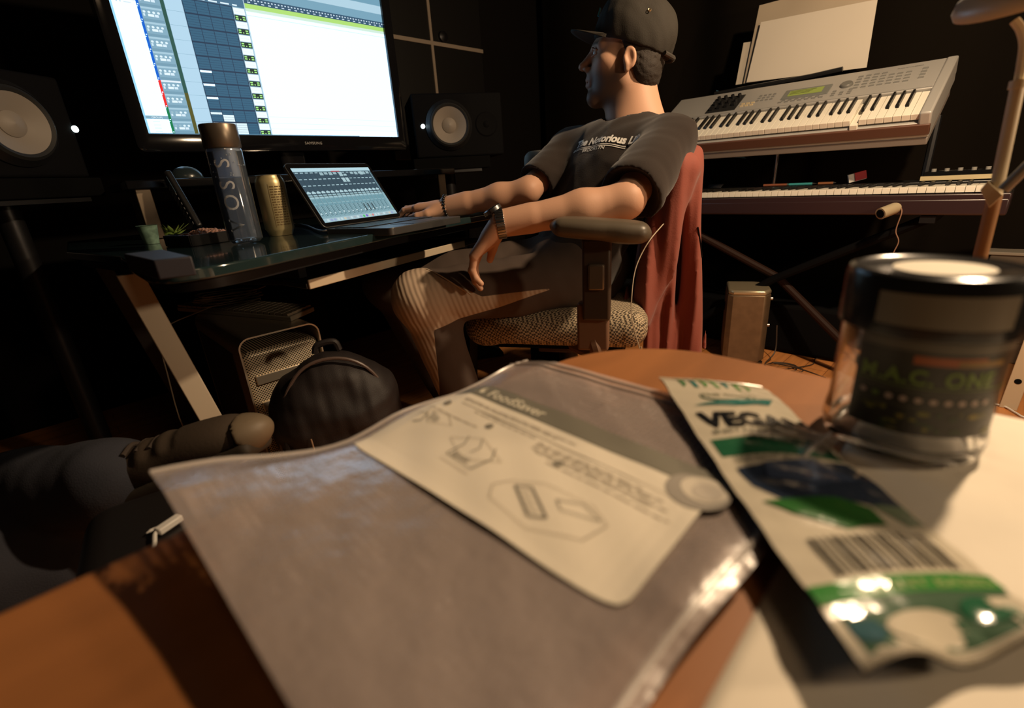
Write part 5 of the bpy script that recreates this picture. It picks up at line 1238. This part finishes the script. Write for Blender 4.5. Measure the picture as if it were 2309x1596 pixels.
for g in (-1, 1):
    B().lathe([(math.sin(a) * .0118, -math.cos(a) * .0118) for a in [math.pi * i / 14 for i in range(15)]], HL(.032 * g, .0800, .009), hf, n=24).build('eye', mat('eye_white', (.75, .74, .72), .12), man, smooth=80)
    B().lathe([(0, .0122), (.0052, .0108)], HL(.032 * g, .0801, .009), hf, n=20).build('iris', mat('iris', (.03, .04, .05), .08), man, smooth=80)
    s_ = SDF(HL(.032 * g, .08, .009) - .022, HL(.032 * g, .08, .009) + .022, .0009)
    s_.cone(HL(.018 * g, .089, .0145), HL(.034 * g, .0935, .0175), .0028, .0032, k=.004); s_.cone(HL(.034 * g, .0935, .0175), HL(.047 * g, .081, .0130), .0032, .0024, k=.004)
    s_.cone(HL(.019 * g, .088, .0040), HL(.034 * g, .0915, .0010), .0024, .0026, k=.003); s_.cone(HL(.034 * g, .0915, .0010), HL(.046 * g, .080, .0060), .0026, .002, k=.003)
    soft('eyelids', s_, skin, man)
# hair
s_ = SDF(HC - .14, HC + .14, .0026); s_.ell(HL(0, -.005, .044), (.0765, .0945, .0865), MH, k=.01); s_.cone(HL(-.03, -.042, -.02), HL(.03, -.042, -.02), .043, k=.03); s_.cone(HL(-.018, -.050, -.048), HL(.018, -.050, -.048), .028, k=.03)
s_.cut(HL(0, .012, 0), hf * 1.0 + hup * -.25); s_.cut(HL(0, -.005, -.005), hf * .85 - hup * .52); s_.cut(HL(0, 0, .07), UPV)
s_.warp(lambda P: .0012 * bumpy(P, 420, 7)); s_.cut(HL(0, -.05, -.078), (-UPV * .9 + hf * .3))
soft('hair', s_, mat('dark_hair', (.020, .014, .010), .75, bump=(500, .6, .002)), man)
# cap: crown, brim, button, back strap
s_ = SDF(HL(0, 0, .03) - .19, HL(0, 0, .03) + .19, .0028)
cu_ = hup * .985 - hf * .19; cu_ /= np.linalg.norm(cu_); cf = np.cross(cu_, hr); Mc_ = np.array([hr, cf, cu_]).T
cc_ = HL(0, -.006, .040)
s_.ell(cc_ + cu_ * .012, (.0865, .104, .100), Mc_, k=.01); s_.ell(cc_ + cf * .030 + cu_ * .030, (.075, .070, .078), Mc_, k=.03)
s_.cut(cc_ - cu_ * .014, -cu_); s_.warp(lambda P: .0016 * bumpy(P, 45, 11) + .0008 * bumpy(P, 120, 12))
cap = soft('cap', s_, mat('cap_cloth', (.020, .0165, .012), .85, bump=(380, .5, .001)), man, label='black snapback cap')
def CL(x, y, z): return cc_ + hr * x + cf * y + cu_ * z
br_ = B(); NB = 28
def brim(u, v, o):
    a = math.pi * u; r = v; x = -.078 * math.cos(a) * (1 - .04 * v); y0_ = .062 + .030 * math.sin(a); y = y0_ + v * (.078 * math.sin(a) ** .55)
    return CL(x, y, -.010 - .0035 * v * 2 + .012 * (1 - abs(x / .078) ** 2) * .4 - o)
br_.grid(lambda u, v: brim(u, v, 0), NB, 8); br_.build('cap_brim', mat('cap_cloth'), cap, solid=.003, smooth=80)
B().lathe([(0, .006), (.006, .004), (.008, 0)], CL(0, 0, .1115), cu_, n=16).build('top_button', mat('cap_cloth'), cap)
B().tube(spline([CL(-.050, -.088, -.012), CL(-.028, -.104, -.012), CL(0, -.110, -.010), CL(.028, -.104, -.012), CL(.050, -.088, -.012)], 24), .0055, n=8).build('back_strap', mat('strap_plastic', (.05, .045, .04), .4), cap)
B().box(CL(0, .1115, .045), (.012, .003, .018), M=Matrix(Mc_.tolist())).build('front_patch', mat('blue_patch', (.08, .45, .62), .5), cap)
for x_, y_, z_ in ((-.070, .015, .062), (-.078, -.022, .058)): B().lathe([(.0022, .001), (.0035, .0018), (.0045, 0)], CL(x_, y_, z_), Vector(-hr + cu_ * .5), n=14).build('eyelet', mat('brass', (.55, .40, .22), .35, metal=.8), cap)

# shirt
cf_ = az(158); cr_ = np.array([cf_[1], -cf_[0], 0]); spn = (J['neck'] - hip); spn = spn / np.linalg.norm(spn); cfw = cf_ - spn * (cf_ @ spn); cfw /= np.linalg.norm(cfw); crt = np.cross(cfw, spn)
Mt_ = np.array([crt, cfw, spn]).T; Lsp = np.linalg.norm(J['neck'] - hip)
def T(x, y, z): return hip + spn * z * Lsp + crt * x + cfw * y
s_ = SDF(np.min([J['Rsh'], J['Lsh'], hip, J['Lel']], 0) - .16, np.max([J['Rsh'], J['Lsh'], hip, J['neck']], 0) + .14, .0048)
shl = J['Lsh']; shr = J['Rsh']
s_.ell(T(0, .0, .60), (.165, .112, .165), Mt_, k=.03); s_.ell(T(0, .012, .34), (.145, .112, .17), Mt_, k=.06); s_.ell(T(0, .015, .05), (.150, .118, .12), Mt_, k=.06)
s_.cone(shl + spn * -.005, shr + spn * -.005, .058, k=.05); s_.cone(J['neck'] - UPV * .055, shl, .048, .052, k=.04); s_.cone(J['neck'] - UPV * .060, shr - UPV * .01, .044, .048, k=.04)
def sleeve(sh, el, frac, r0, r1):
    e = sh + (el - sh) * frac; s_.cone(sh, e, r0, r1, k=.03); d = (el - sh) / np.linalg.norm(el - sh); return e, d
eL, dL = sleeve(shl, J['Lel'], .86, .068, .074); eR, dR = sleeve(shr, J['Rel'], .80, .058, .060)
# folds
def folds(P):
    q = P - shl; a = q @ dL; r = -.0085 * np.abs(np.sin((P @ (spn * .6 + cfw * .5 - crt * .4)) * 38 + 1.6 * np.sin(P @ crt * 18) + .9 * bumpy(P, 12, 31))) * np.exp(-(np.linalg.norm(q, axis=1) / .20) ** 2)
    w = (P - hip) @ spn / Lsp; r += -.0090 * np.abs(np.sin((P @ (spn * .9 + crt * .5)) * 30 + 1.4 * bumpy(P, 12, 21))) * np.exp(-((w - .22) / .26) ** 2)
    r += .0022 * bumpy(P, 26, 22) + .0010 * bumpy(P, 70, 23)
    return r
s_.warp(folds)
# open sleeve ends and neck hole
for e, d, r in ((eL, dL, .058), (eR, dR, .050)): s_.cone(e + d * .045, e + d * .12, r + .012, r + .03, k=.006, op='sub'); 
s_.cone(J['neck'] - UPV * .026 + az(150) * .022, J['neck'] + UPV * .10, .060, .080, k=.006, op='sub')
M_shirt = mat('black_cotton', (.022, .016, .0135), .9, spec=.15, bump=(420, .35, .001), sheen=.15)
def cutsl(e, d, sh, R_=.12):
    X = np.meshgrid(*s_.ax, indexing='ij', sparse=True); t = sum((X[i] - e[i]) * d[i] for i in range(3)); rad = np.sqrt(sum((X[i] - e[i]) ** 2 for i in range(3)))
    return t, rad
shirt = soft('shirt', s_, M_shirt, man, label='black short-sleeved cotton shirt')
# collar rib
cl = [J['neck'] - UPV * .030 + az(150) * .010 + (hr * math.cos(a) * .064 + az(HA) * math.sin(a) * .064) + UPV * (-.016 * math.sin(a)) for a in [2 * math.pi * i / 40 for i in range(41)]]
B().tube(cl, .0055, n=8).build('collar', M_shirt, shirt)
# chest print laid on the cloth
dg = bpy.context.evaluated_depsgraph_get(); dg.update()
offs = Vector(man.location)
def drape(px, py, lift=.0012):
    r = Vector(ray(px, py)).normalized(); hit, loc, nrm, _ = shirt.ray_cast(Vector(O3) - offs, r)
    if not hit: return None
    return Vector(loc) + offs + Vector(nrm) * lift
def anchor(px, py):
    p = drape(px, py); return p if p is not None else Vector(at_d(px, py, 1.2))
c0_, c1_, c2_ = anchor(1302, 330), anchor(1422, 318), anchor(1352, 375)
ux_ = (c1_ - c0_); W_ = ux_.length; ux_.normalize(); uy_ = (c2_ - c0_); uy_ = (uy_ - ux_ * uy_.dot(ux_)).normalized(); nz_ = ux_.cross(uy_)
if nz_.dot(Vector(O3) - c0_) < 0: nz_ = -nz_
def chest(s, t, l):
    p = c0_ + ux_ * s + uy_ * t + nz_ * .08; hit, loc, nrm, _ = shirt.ray_cast(p - offs, -nz_)
    q = (Vector(loc) + offs + nz_ * (.0012 + l)) if hit and (Vector(loc) + offs - p).length < .14 else c0_ + ux_ * s + uy_ * t + nz_ * .002
    return tuple(q)
tx = Print(chest, .0002); W1 = (.86, .84, .80)
tx.text('The Notorious Life', 0, .008, W_ * .165, W1, 1, wscale=.92, bold=.045, flipv=-1, shear=.1)
for k_ in range(2): tx.rect(-.004, .014 + k_ * .0045, W_ * .96, .0158 + k_ * .0045, W1, 1, sub=(24, 1))
tx.text('BROOKLYN', W_ * .22, .030, W_ * .075, W1, 1, wscale=1.1, bold=.01, flipv=-1)
tx.build('chest_print', M_print, shirt, label='white old-style lettering across the chest')

# joggers
s_ = SDF(np.min([J['Lank'], J['Rkn'], hip, J['Lkn']], 0) - .13, np.max([J['Rhip'], J['Lhip'], J['Rkn']], 0) + .15, .0052)
for q in 'LR':
    H_, K_, A_ = J[q + 'hip'], J[q + 'kn'], J[q + 'ank']
    s_.cone(H_, K_, .088, .066, k=.04); s_.ell(K_, (.068, .068, .066), k=.03); kd__ = (K_ - A_) / np.linalg.norm(K_ - A_); cal = A_ + (K_ - A_) * .68
    back = np.cross(np.cross(K_ - H_, K_ - A_), K_ - A_); back /= np.linalg.norm(back); back = back if back @ (H_ - K_) > 0 else -back
    s_.cone(K_, A_, .060, .043, k=.03); s_.cone(K_ * .8 + A_ * .2 + back * .022, cal * .5 + A_ * .5 + back * .012, .050, .042, k=.03)
s_.ell(hip + UPV * .01, (.15, .15, .115), k=.05)
thd = (J['Lkn'] - J['Lhip']); thL = np.linalg.norm(thd); thd /= thL
def pf(P):
    q = P - J['Lkn']; r = np.linalg.norm(q, axis=1); out = .0035 * np.sin((q @ (thd * -.4 + UPV * .9)) * 150 + 1.2 * bumpy(P, 20, 41)) * np.exp(-((np.linalg.norm(q - (-thd * .035 + UPV * -.065), axis=1)) / .05) ** 2)
    out += .003 * bumpy(P, 22, 42) + .0010 * bumpy(P, 60, 43); return out
s_.warp(pf)
vdir = -(ray(1050, 650)); vdir /= np.linalg.norm(vdir)
shd_ = (J['Lank'] - J['Lkn']) / np.linalg.norm(J['Lank'] - J['Lkn'])
def panels(C):
    q = C - J['Lhip']; t = q @ thd / thL; foot_ = J['Lhip'] + np.outer(np.clip(t, 0, 1.1) * thL, thd); rad = C - foot_; v = rad @ UPV / (np.linalg.norm(rad, axis=1) + 1e-9)
    left = np.linalg.norm(C - J['Lkn'], axis=1) < .48
    dR = np.linalg.norm(np.cross(C - J['Rhip'], (J['Rkn'] - J['Rhip']) / np.linalg.norm(J['Rkn'] - J['Rhip'])), axis=1); dL_ = np.linalg.norm(np.cross(q, thd), axis=1)
    thigh = (t > -.1) & (dL_ < dR)
    dk = (t - .26 * np.maximum(v, 0) - .69) * thL; du = np.minimum((.02 - v) * .07, (t - .04) * thL)
    k = C - J['Lkn']; st = k @ shd_; fr = k @ thd
    shin = (st > .05) & (fr > -.012 - .05 * 0) & (np.linalg.norm(np.cross(k, shd_), axis=1) < .1)
    d1 = np.where(thigh, np.minimum(np.maximum(dk, du), .07 - st), -1); d2 = np.where(np.linalg.norm(np.cross(k, shd_), axis=1) < .095, np.minimum(st - .05, fr + .014), -1)
    m = np.clip(np.maximum(d1, d2) / .03 + .5, 0, 1); return np.stack([m, m, m], 1)
M_jog = mat('charcoal_jersey', (.075, .055, .045), .9, bump=(420, .3, .001)); M_rib = mat('beige_ribbed_jersey', (.42, .32, .235), .85, wave=(26, (math.radians(25), 0, math.radians(40)), .35, .002, 1.0))
m_ = bpy.data.materials.new('jogger_jersey'); m_.use_nodes = True; nt_ = m_.node_tree; N_ = nt_.nodes.new; L_n = nt_.links.new; b_ = nt_.nodes['Principled BSDF']; b_.inputs['Roughness'].default_value = .9; b_.inputs['Specular IOR Level'].default_value = .15
at_ = N_('ShaderNodeAttribute'); at_.attribute_name = 'col'; mr_ = N_('ShaderNodeMapRange'); mr_.inputs[1].default_value = .47; mr_.inputs[2].default_value = .53; L_n(at_.outputs['Fac'], mr_.inputs[0])
mx_ = N_('ShaderNodeMix'); mx_.data_type = 'RGBA'; mx_.inputs[6].default_value = (.075, .055, .045, 1); mx_.inputs[7].default_value = (.42, .32, .235, 1); L_n(mr_.outputs[0], mx_.inputs[0]); L_n(mx_.outputs[2], b_.inputs['Base Color'])
tc_n = N_('ShaderNodeTexCoord'); mp_n = N_('ShaderNodeMapping'); mp_n.inputs['Rotation'].default_value = (math.radians(25), 0, math.radians(40)); wv_ = N_('ShaderNodeTexWave'); wv_.inputs['Scale'].default_value = 27; wv_.inputs['Distortion'].default_value = 1; wv_.inputs['Detail'].default_value = 1
L_n(tc_n.outputs['Object'], mp_n.inputs[0]); L_n(mp_n.outputs[0], wv_.inputs['Vector']); ml_ = N_('ShaderNodeMath'); ml_.operation = 'MULTIPLY'; L_n(wv_.outputs['Fac'], ml_.inputs[0]); L_n(mr_.outputs[0], ml_.inputs[1])
bm_ = N_('ShaderNodeBump'); bm_.inputs['Strength'].default_value = .45; bm_.inputs['Distance'].default_value = .002; L_n(ml_.outputs[0], bm_.inputs['Height']); L_n(bm_.outputs[0], b_.inputs['Normal'])
tr_ = soft('joggers', s_, m_, man, col=panels, label='charcoal joggers with beige ribbed knee panels')
# seam piping on the knee panel
def on_tr(px, py):
    r = Vector(ray(px, py)).normalized(); hit, loc, nrm, _ = tr_.ray_cast(Vector(O3) - offs, r); return (Vector(loc) + offs + Vector(nrm) * .0008) if hit else None
bpy.context.evaluated_depsgraph_get().update()
sp_ = [on_tr(*p) for p in [(962, 607), (980, 615), (1003, 628), (1032, 646), (1062, 664)]]; sp_ = [p for p in sp_ if p is not None]
if len(sp_) > 2: B().tube(spline(sp_, 24), .0017, n=6).build('knee_piping', mat('pale_piping', (.55, .45, .34), .7), tr_)
# shoes
for q in 'LR':
    A_ = J[q + 'ank']; fd = az(130); ssh = SDF(A_ - .25, A_ + .25, .006); Ms = np.array([np.array([fd[1], -fd[0], 0]), fd, UPV]).T
    ssh.cone(A_ + UPV * .02, A_ - UPV * .05, .045, .045, k=.02); ssh.ell(A_ + fd * .10 + UPV * (-.075), (.048, .13, .05), Ms, k=.03); ssh.ell(A_ - UPV * .075 - fd * .01, (.04, .06, .05), Ms, k=.02)
    ssh.cut((0, 0, .002), (0, 0, -1)); soft('shoe', ssh, M_matte, man)
# wrist watch and bead bracelet
wa = (J['Lel'] - J['Lwr']); wa /= np.linalg.norm(wa); wc = J['Lwr'] + wa * .004; n1 = np.cross(wa, UPV); n1 /= np.linalg.norm(n1); n2 = np.cross(n1, wa)
wb_ = B(); 
for i in range(30):
    a = 2 * math.pi * i / 30; c = wc + (n1 * math.cos(a) + n2 * math.sin(a)) * .0315; tgt = Matrix(np.array([-n1 * math.sin(a) + n2 * math.cos(a), wa, n1 * math.cos(a) + n2 * math.sin(a)]).T.tolist()); wb_.box(c, (.0058, .018, .003), M=tgt)
wch = wb_.build('wrist_watch', mat('watch_steel', (.35, .36, .38), .25, metal=1), man, bevel=.0006, label='steel wrist watch on the left wrist')
da = n2 * .92 + az(128) * .4; da /= np.linalg.norm(da); B().lathe([(.021, -.002), (.021, .006), (.019, .008), (.0165, .0082)], wc + da * .031, da, n=32).build('watch_case', mat('watch_steel'), wch); B().lathe([(.0165, .0075), (0, .0075)], wc + da * .031, da, n=32).build('watch_dial', mat('watch_dial', (.05, .09, .12), .1), wch)
wa = (J['Rel'] - J['Rwr']); wa /= np.linalg.norm(wa); wc = J['Rwr'] + wa * .002; n1 = np.cross(wa, UPV); n1 /= np.linalg.norm(n1); n2 = np.cross(n1, wa)
bd_ = B()
for i in range(22):
    a = 2 * math.pi * i / 22; c = wc + (n1 * math.cos(a) + n2 * math.sin(a)) * .0318; bd_.lathe([(math.sin(t) * .0046, -math.cos(t) * .0046) for t in [math.pi * k / 8 for k in range(9)]], c, wa, n=10)
bd_.build('bead_bracelet', mat('black_beads', (.012, .011, .011), .25), man, smooth=80, label='black bead bracelet on the right wrist')

# ------------------------------------------------------------------ swivel chair
CA = 120.0; fwd = az(CA); lft = az(CA + 90); cs_ = np.array([hip[0] - .01, hip[1] + .03, 0]); 
chr_ = thing('office_chair', cs_, 'office chair with tweed seat and padded armrest under the seated man', 'chair')
Mcq = np.array([-lft, fwd, UPV]).T
s_ = SDF(cs_ + (-.36, -.36, .36), cs_ + (.36, .36, .60), .0055)
s_.box(cs_ + UPV * .465 + fwd * .01, (.235, .245, .050), Mcq, rad=.048, k=.02); s_.cone(cs_ + fwd * .20 + lft * .17 + UPV * .455, cs_ + fwd * .20 - lft * .17 + UPV * .455, .048, k=.03)
soft('seat', s_, weave_mat('tweed', (.46, .37, .25), (.06, .045, .03), 190), chr_, label='tweed seat cushion')
B().box(cs_ + UPV * .408, (.36, .36, .02), M=Matrix(Mcq.tolist())).build('seat_pan', M_matte, chr_, bevel=.005)
B().box(cs_ + UPV * .375 - fwd * .03, (.16, .22, .05), M=Matrix(Mcq.tolist())).build('mechanism', mat('mechanism', (.05, .035, .025), .5), chr_, bevel=.006)
B().cyl(cs_ + UPV * .10, cs_ + UPV * .36, .028, n=24).build('gas_column', M_dark, chr_)
for k_ in range(5):
    d = az(CA + 20 + 72 * k_); B().cyl(cs_ + UPV * .095, cs_ + d * .30 + UPV * .07, .024, .014, 12).build('base_spoke', M_black, chr_)
    c = cs_ + d * .305 + UPV * .028; t = np.cross(d, UPV); B().cyl(c - t * .022, c + t * .022, .027, n=20).build('caster', M_black, chr_)
bk0 = cs_ - fwd * .225 - lft * .075
s_ = SDF(bk0 + (-.40, -.40, .46), bk0 + (.40, .40, 1.0), .007)
s_.box(bk0 + UPV * .64 - fwd * .035, (.18, .015, .17), np.array([-lft, fwd * .97 + UPV * .22, UPV * .97 - fwd * .22]).T, rad=.014)
soft('backrest', s_, M_matte, chr_)
B().tube([cs_ - fwd * .12 + UPV * .38, bk0 + UPV * .42 - fwd * .02, bk0 + UPV * .60 - fwd * .05], .022, n=10).build('back_stem', M_black, chr_)
for sg in (1, -1):
    ac = D_(1354, 516, .965) if sg == 1 else cs_ - lft * .29 + UPV * .735 - fwd * .02
    if sg == 1: acL = ac
    pdir = fwd * .995 + UPV * .02 if sg == -1 else az(122) + UPV * .10; pdir = pdir / np.linalg.norm(pdir); ps = np.cross(UPV, pdir); ps /= np.linalg.norm(ps); pu = np.cross(pdir, ps)
    s_ = SDF(ac - .18, ac + .18, .0035); Ma = np.array([ps, pdir, pu]).T
    s_.box(ac, (.040, .094, .016), Ma, rad=.016, k=.01); s_.ell(ac + pdir * .02, (.041, .085, .018), Ma, k=.02); s_.ell(ac - pdir * .055 - pu * .005, (.039, .045, .018), Ma, k=.02)
    soft('armrest', s_, mat('arm_pad', (.085, .068, .048), .42), chr_, label='worn brown padded armrest')
    post_t = np.array([ac[0], ac[1], ac[2] - .02]); pb_ = cs_ + lft * .285 * sg + UPV * .50 - fwd * .02 if sg == -1 else D_(1338, 715, 1.06)
    v_ = (pb_ - post_t); q1_ = post_t + v_ * .08
    M_post2 = mat('arm_post', (.045, .032, .024), .4)
    B().box((post_t + pb_) / 2, (.030, .060, np.linalg.norm(v_)), M=Matrix(np.array([lft, fwd, UPV]).T.tolist())).build('arm_post', M_post2, chr_, bevel=.006)
    pm = pb_ * .45 + post_t * .55; B().box(pm + lft * sg * .016, (.012, .034, .055), M=Matrix(np.array([lft, fwd, UPV]).T.tolist())).build('height_latch', mat('latch', (.16, .13, .10), .25, metal=.5), chr_, bevel=.004)
    B().box(pb_ - UPV * .02, (.034, .07, .11), M=Matrix(np.array([lft, fwd, UPV]).T.tolist())).build('post_sleeve', mat('brown_sleeve', (.16, .09, .055), .5), chr_, bevel=.006)
    e_ = pb_ - UPV * .085; B().tube(spline([pb_ - UPV * .05, e_ - fwd * .01, e_ - lft * sg * .06 - UPV * .025, cs_ + lft * sg * .10 + UPV * .395], 16), .018, n=10).build('arm_bracket', mat('brown_sleeve'), chr_)

# ------------------------------------------------------------------ rust jacket over the chair back
jo = [D_(1572, 335, 1.34), D_(1520, 700, 1.33)]
jc = bk0 - fwd * .05
s_ = SDF(np.array([.96, .40, .22]), np.array([1.62, 1.02, 1.06]), .0055)
A0, A1 = D_(1548, 350, 1.30), D_(1500, 380, 1.42)
top_l, top_r = D_(1560, 352, 1.22), D_(1545, 352, 1.52)
for px, py0, d0, py1, r0, r1 in ((1566, 350, 1.22, 800, .020, .052), (1545, 372, 1.30, 830, .026, .060), (1515, 430, 1.36, 830, .030, .062), (1480, 540, 1.30, 830, .022, .040), (1562, 370, 1.42, 800, .022, .050)):
    a = D_(px, py0, d0); b_ = at_d(px, py1, d0); b_ = np.array([a[0], a[1], .24]) + (a - cs_) * np.array([.06, .06, 0]); s_.cone(a, b_, r0, r1, k=.035)
s_.box(bk0 + UPV * .665 - fwd * .035, (.195, .044, .225), np.array([-lft, fwd * .97 + UPV * .22, UPV * .97 - fwd * .22]).T, rad=.05, k=.04)
def jf(P):
    t = np.arctan2((P - jc) @ lft, (P - jc) @ -fwd) ; lat = P @ az(-57)
    w = np.clip((1.0 - P[:, 2]) / .4, 0.15, 1)
    return w * (.011 * np.sin(lat * 95 + 1.5 * bumpy(P, 9, 51) + P[:, 2] * 3) + .004 * np.sin(lat * 210 + 2 * bumpy(P, 14, 52)))
s_.warp(jf, .05); s_.cut((0, 0, .262), (0, 0, -1))
jk_ = soft('jacket', s_, mat('rust_cloth', (.22, .052, .034), .8, bump=(300, .4, .001), sheen=.1), base=np.array([jc[0] + .05, jc[1], .26]), it=3)
tag(jk_, 'rust red jacket draped over the back of the office chair', 'jacket')
jw = np.array(jk_.location)
def on_j(px, py, lift=.003):
    r = Vector(ray(px, py)).normalized(); hit, loc, nrm, _ = jk_.ray_cast(Vector(O3 - jw), r); return (np.array(loc) + jw + np.array(nrm) * lift) if hit else None
bpy.context.evaluated_depsgraph_get().update()
for pts, nm, m_ in (([(1573, 512), (1578, 545), (1582, 580), (1590, 618), (1596, 600), (1594, 560)], 'pocket_welt', M_matte), ([(1572, 510), (1584, 508), (1596, 505)], 'pocket_stitch', mat('rust_light', (.50, .16, .10), .8))):
    q = [on_j(*p, .001) for p in pts]; q = [p for p in q if p is not None]
    if len(q) > 2: B().tube(spline(q, 20), .0022, n=6).build(nm, m_, jk_)
wire = [D_(1518, 474, 1.32), D_(1500, 500, 1.18), D_(1470, 535, 1.13), D_(1448, 570, 1.13), D_(1432, 610, 1.13), D_(1425, 660, 1.13), D_(1424, 710, 1.14), D_(1432, 750, 1.15), D_(1442, 785, 1.16), D_(1446, 815, 1.17)]
wz = wire[-1].copy(); wz[2] = .01; wire.append(wz)
tag(B().tube(spline(wire, 70), .0014, n=6).build('thin_cord', mat('pale_cord', (.40, .33, .24), .6), base=wz), 'thin pale cord hanging beside the rust red jacket', 'cord')

# ------------------------------------------------------------------ second person's legs at the left edge
p2 = thing('person', (-.30, .92, 0), 'person in dark trousers and brown high-top shoe, crossed leg at left edge', 'person')
ank = D_(255, 1085, .80); toe = D_(560, 955, .80); knee = D_(-180, 1150, .95); kn2 = D_(110, 1275, .84)
hp2 = np.array([knee[0] - .34, knee[1] - .18, .50]); ft2 = np.array([kn2[0] + .02, kn2[1] + .06, .06])
s_ = SDF(np.min([ank, knee, hp2, kn2, ft2], 0) - .15, np.max([ank, knee, hp2, kn2, toe], 0) + .15, .008)
s_.cone(knee, ank, .05, .032, k=.02); s_.cone(hp2, knee, .07, .05, k=.03); h3 = hp2 + np.array([.05, -.18, 0]); s_.cone(h3, kn2, .07, .05, k=.03); s_.cone(kn2, ft2, .045, .03, k=.02); s_.ell((hp2 + h3) / 2, (.13, .16, .10), k=.04)
fd_ = (toe - ank) / np.linalg.norm(toe - ank); s_.cone(ank, ank + (toe - ank) * .7, .03, .028, k=.02)
s_.cone(ft2, ft2 + np.array([.12, .04, -.02]), .035, .03, k=.02)
soft('body', s_, M_skin, p2, col=lambda P: np.tile(np.array([.4, .25, .17]), (len(P), 1)))
s_ = SDF(np.min([ank, knee, hp2, kn2, ft2], 0) - .17, np.max([ank, knee, hp2, kn2], 0) + .17, .0065)
e_ = knee + (ank - knee) * .99; s_.cone(knee, e_, .088, .076, k=.03); s_.cone(hp2, knee, .100, .080, k=.03); s_.cone(h3, kn2, .105, .092, k=.03); s_.cone(kn2, ft2 + UPV * .06, .080, .062, k=.03); s_.ell((hp2 + h3) / 2, (.16, .18, .13), k=.04)
s_.warp(lambda P: .004 * bumpy(P, 24, 61) + .0015 * bumpy(P, 70, 62))
soft('trousers', s_, mat('navy_denim', (.032, .034, .046), .9, bump=(420, .5, .0015)), p2, label='dark navy trousers')
# high-top shoe, sole to the right
fu = np.cross(fd_, ray(400, 1000)); fu /= np.linalg.norm(fu); fu = fu if fu[2] > 0 else -fu; fsd = np.cross(fd_, fu)
Ms = np.array([fsd, fd_, fu]).T; s_ = SDF(ank - .34, ank + .38, .0045)
heel = ank - fu * .045
s_.ell(ank + fd_ * .185 - fu * .006, (.046, .075, .040), Ms, k=.03); s_.ell(ank + fd_ * .09 - fu * .004, (.042, .10, .046), Ms, k=.03); s_.cone(ank + fd_ * .0, ank - fd_ * .03 + fu * .015, .045, .046, k=.03)
LT = np.linalg.norm(toe - ank)
s_.warp(lambda P: .0022 * np.sin(((P - ank) @ fd_) * 170) * (((P - ank) @ fu) > .012) * (((P - ank) @ fd_) < .15))
sh_ = soft('shoe', s_, mat('brown_suede', (.060, .042, .028), .8, bump=(200, .3, .001)), p2, label='brown high-top shoe')
s_ = SDF(ank - .34, ank + .38, .0045); s_.ell(ank + fd_ * .205 - fu * .014, (.050, .080, .040), Ms, k=.01); s_.cut(ank + fd_ * .238, -fd_ - fu * .05)
soft('toe_cap', s_, mat('rubber_tan', (.17, .13, .085), .55), sh_)
s_ = SDF(ank - .34, ank + .38, .0045); s_.box(ank + fd_ * .115 - fu * .038, (.045, .140, .015), Ms, rad=.012); soft('sole', s_, mat('sole_brown', (.035, .026, .018), .7), sh_)
for i in range(6):
    a = ank + fd_ * (.015 + i * .022) + fu * (.046 - .003 * i); B().tube(spline([a - fsd * .030 - fu * .008, a + fu * .004, a + fsd * .030 - fu * .008], 10), .0042, n=8).build('lace', mat('lace', (.05, .036, .028), .8), sh_)
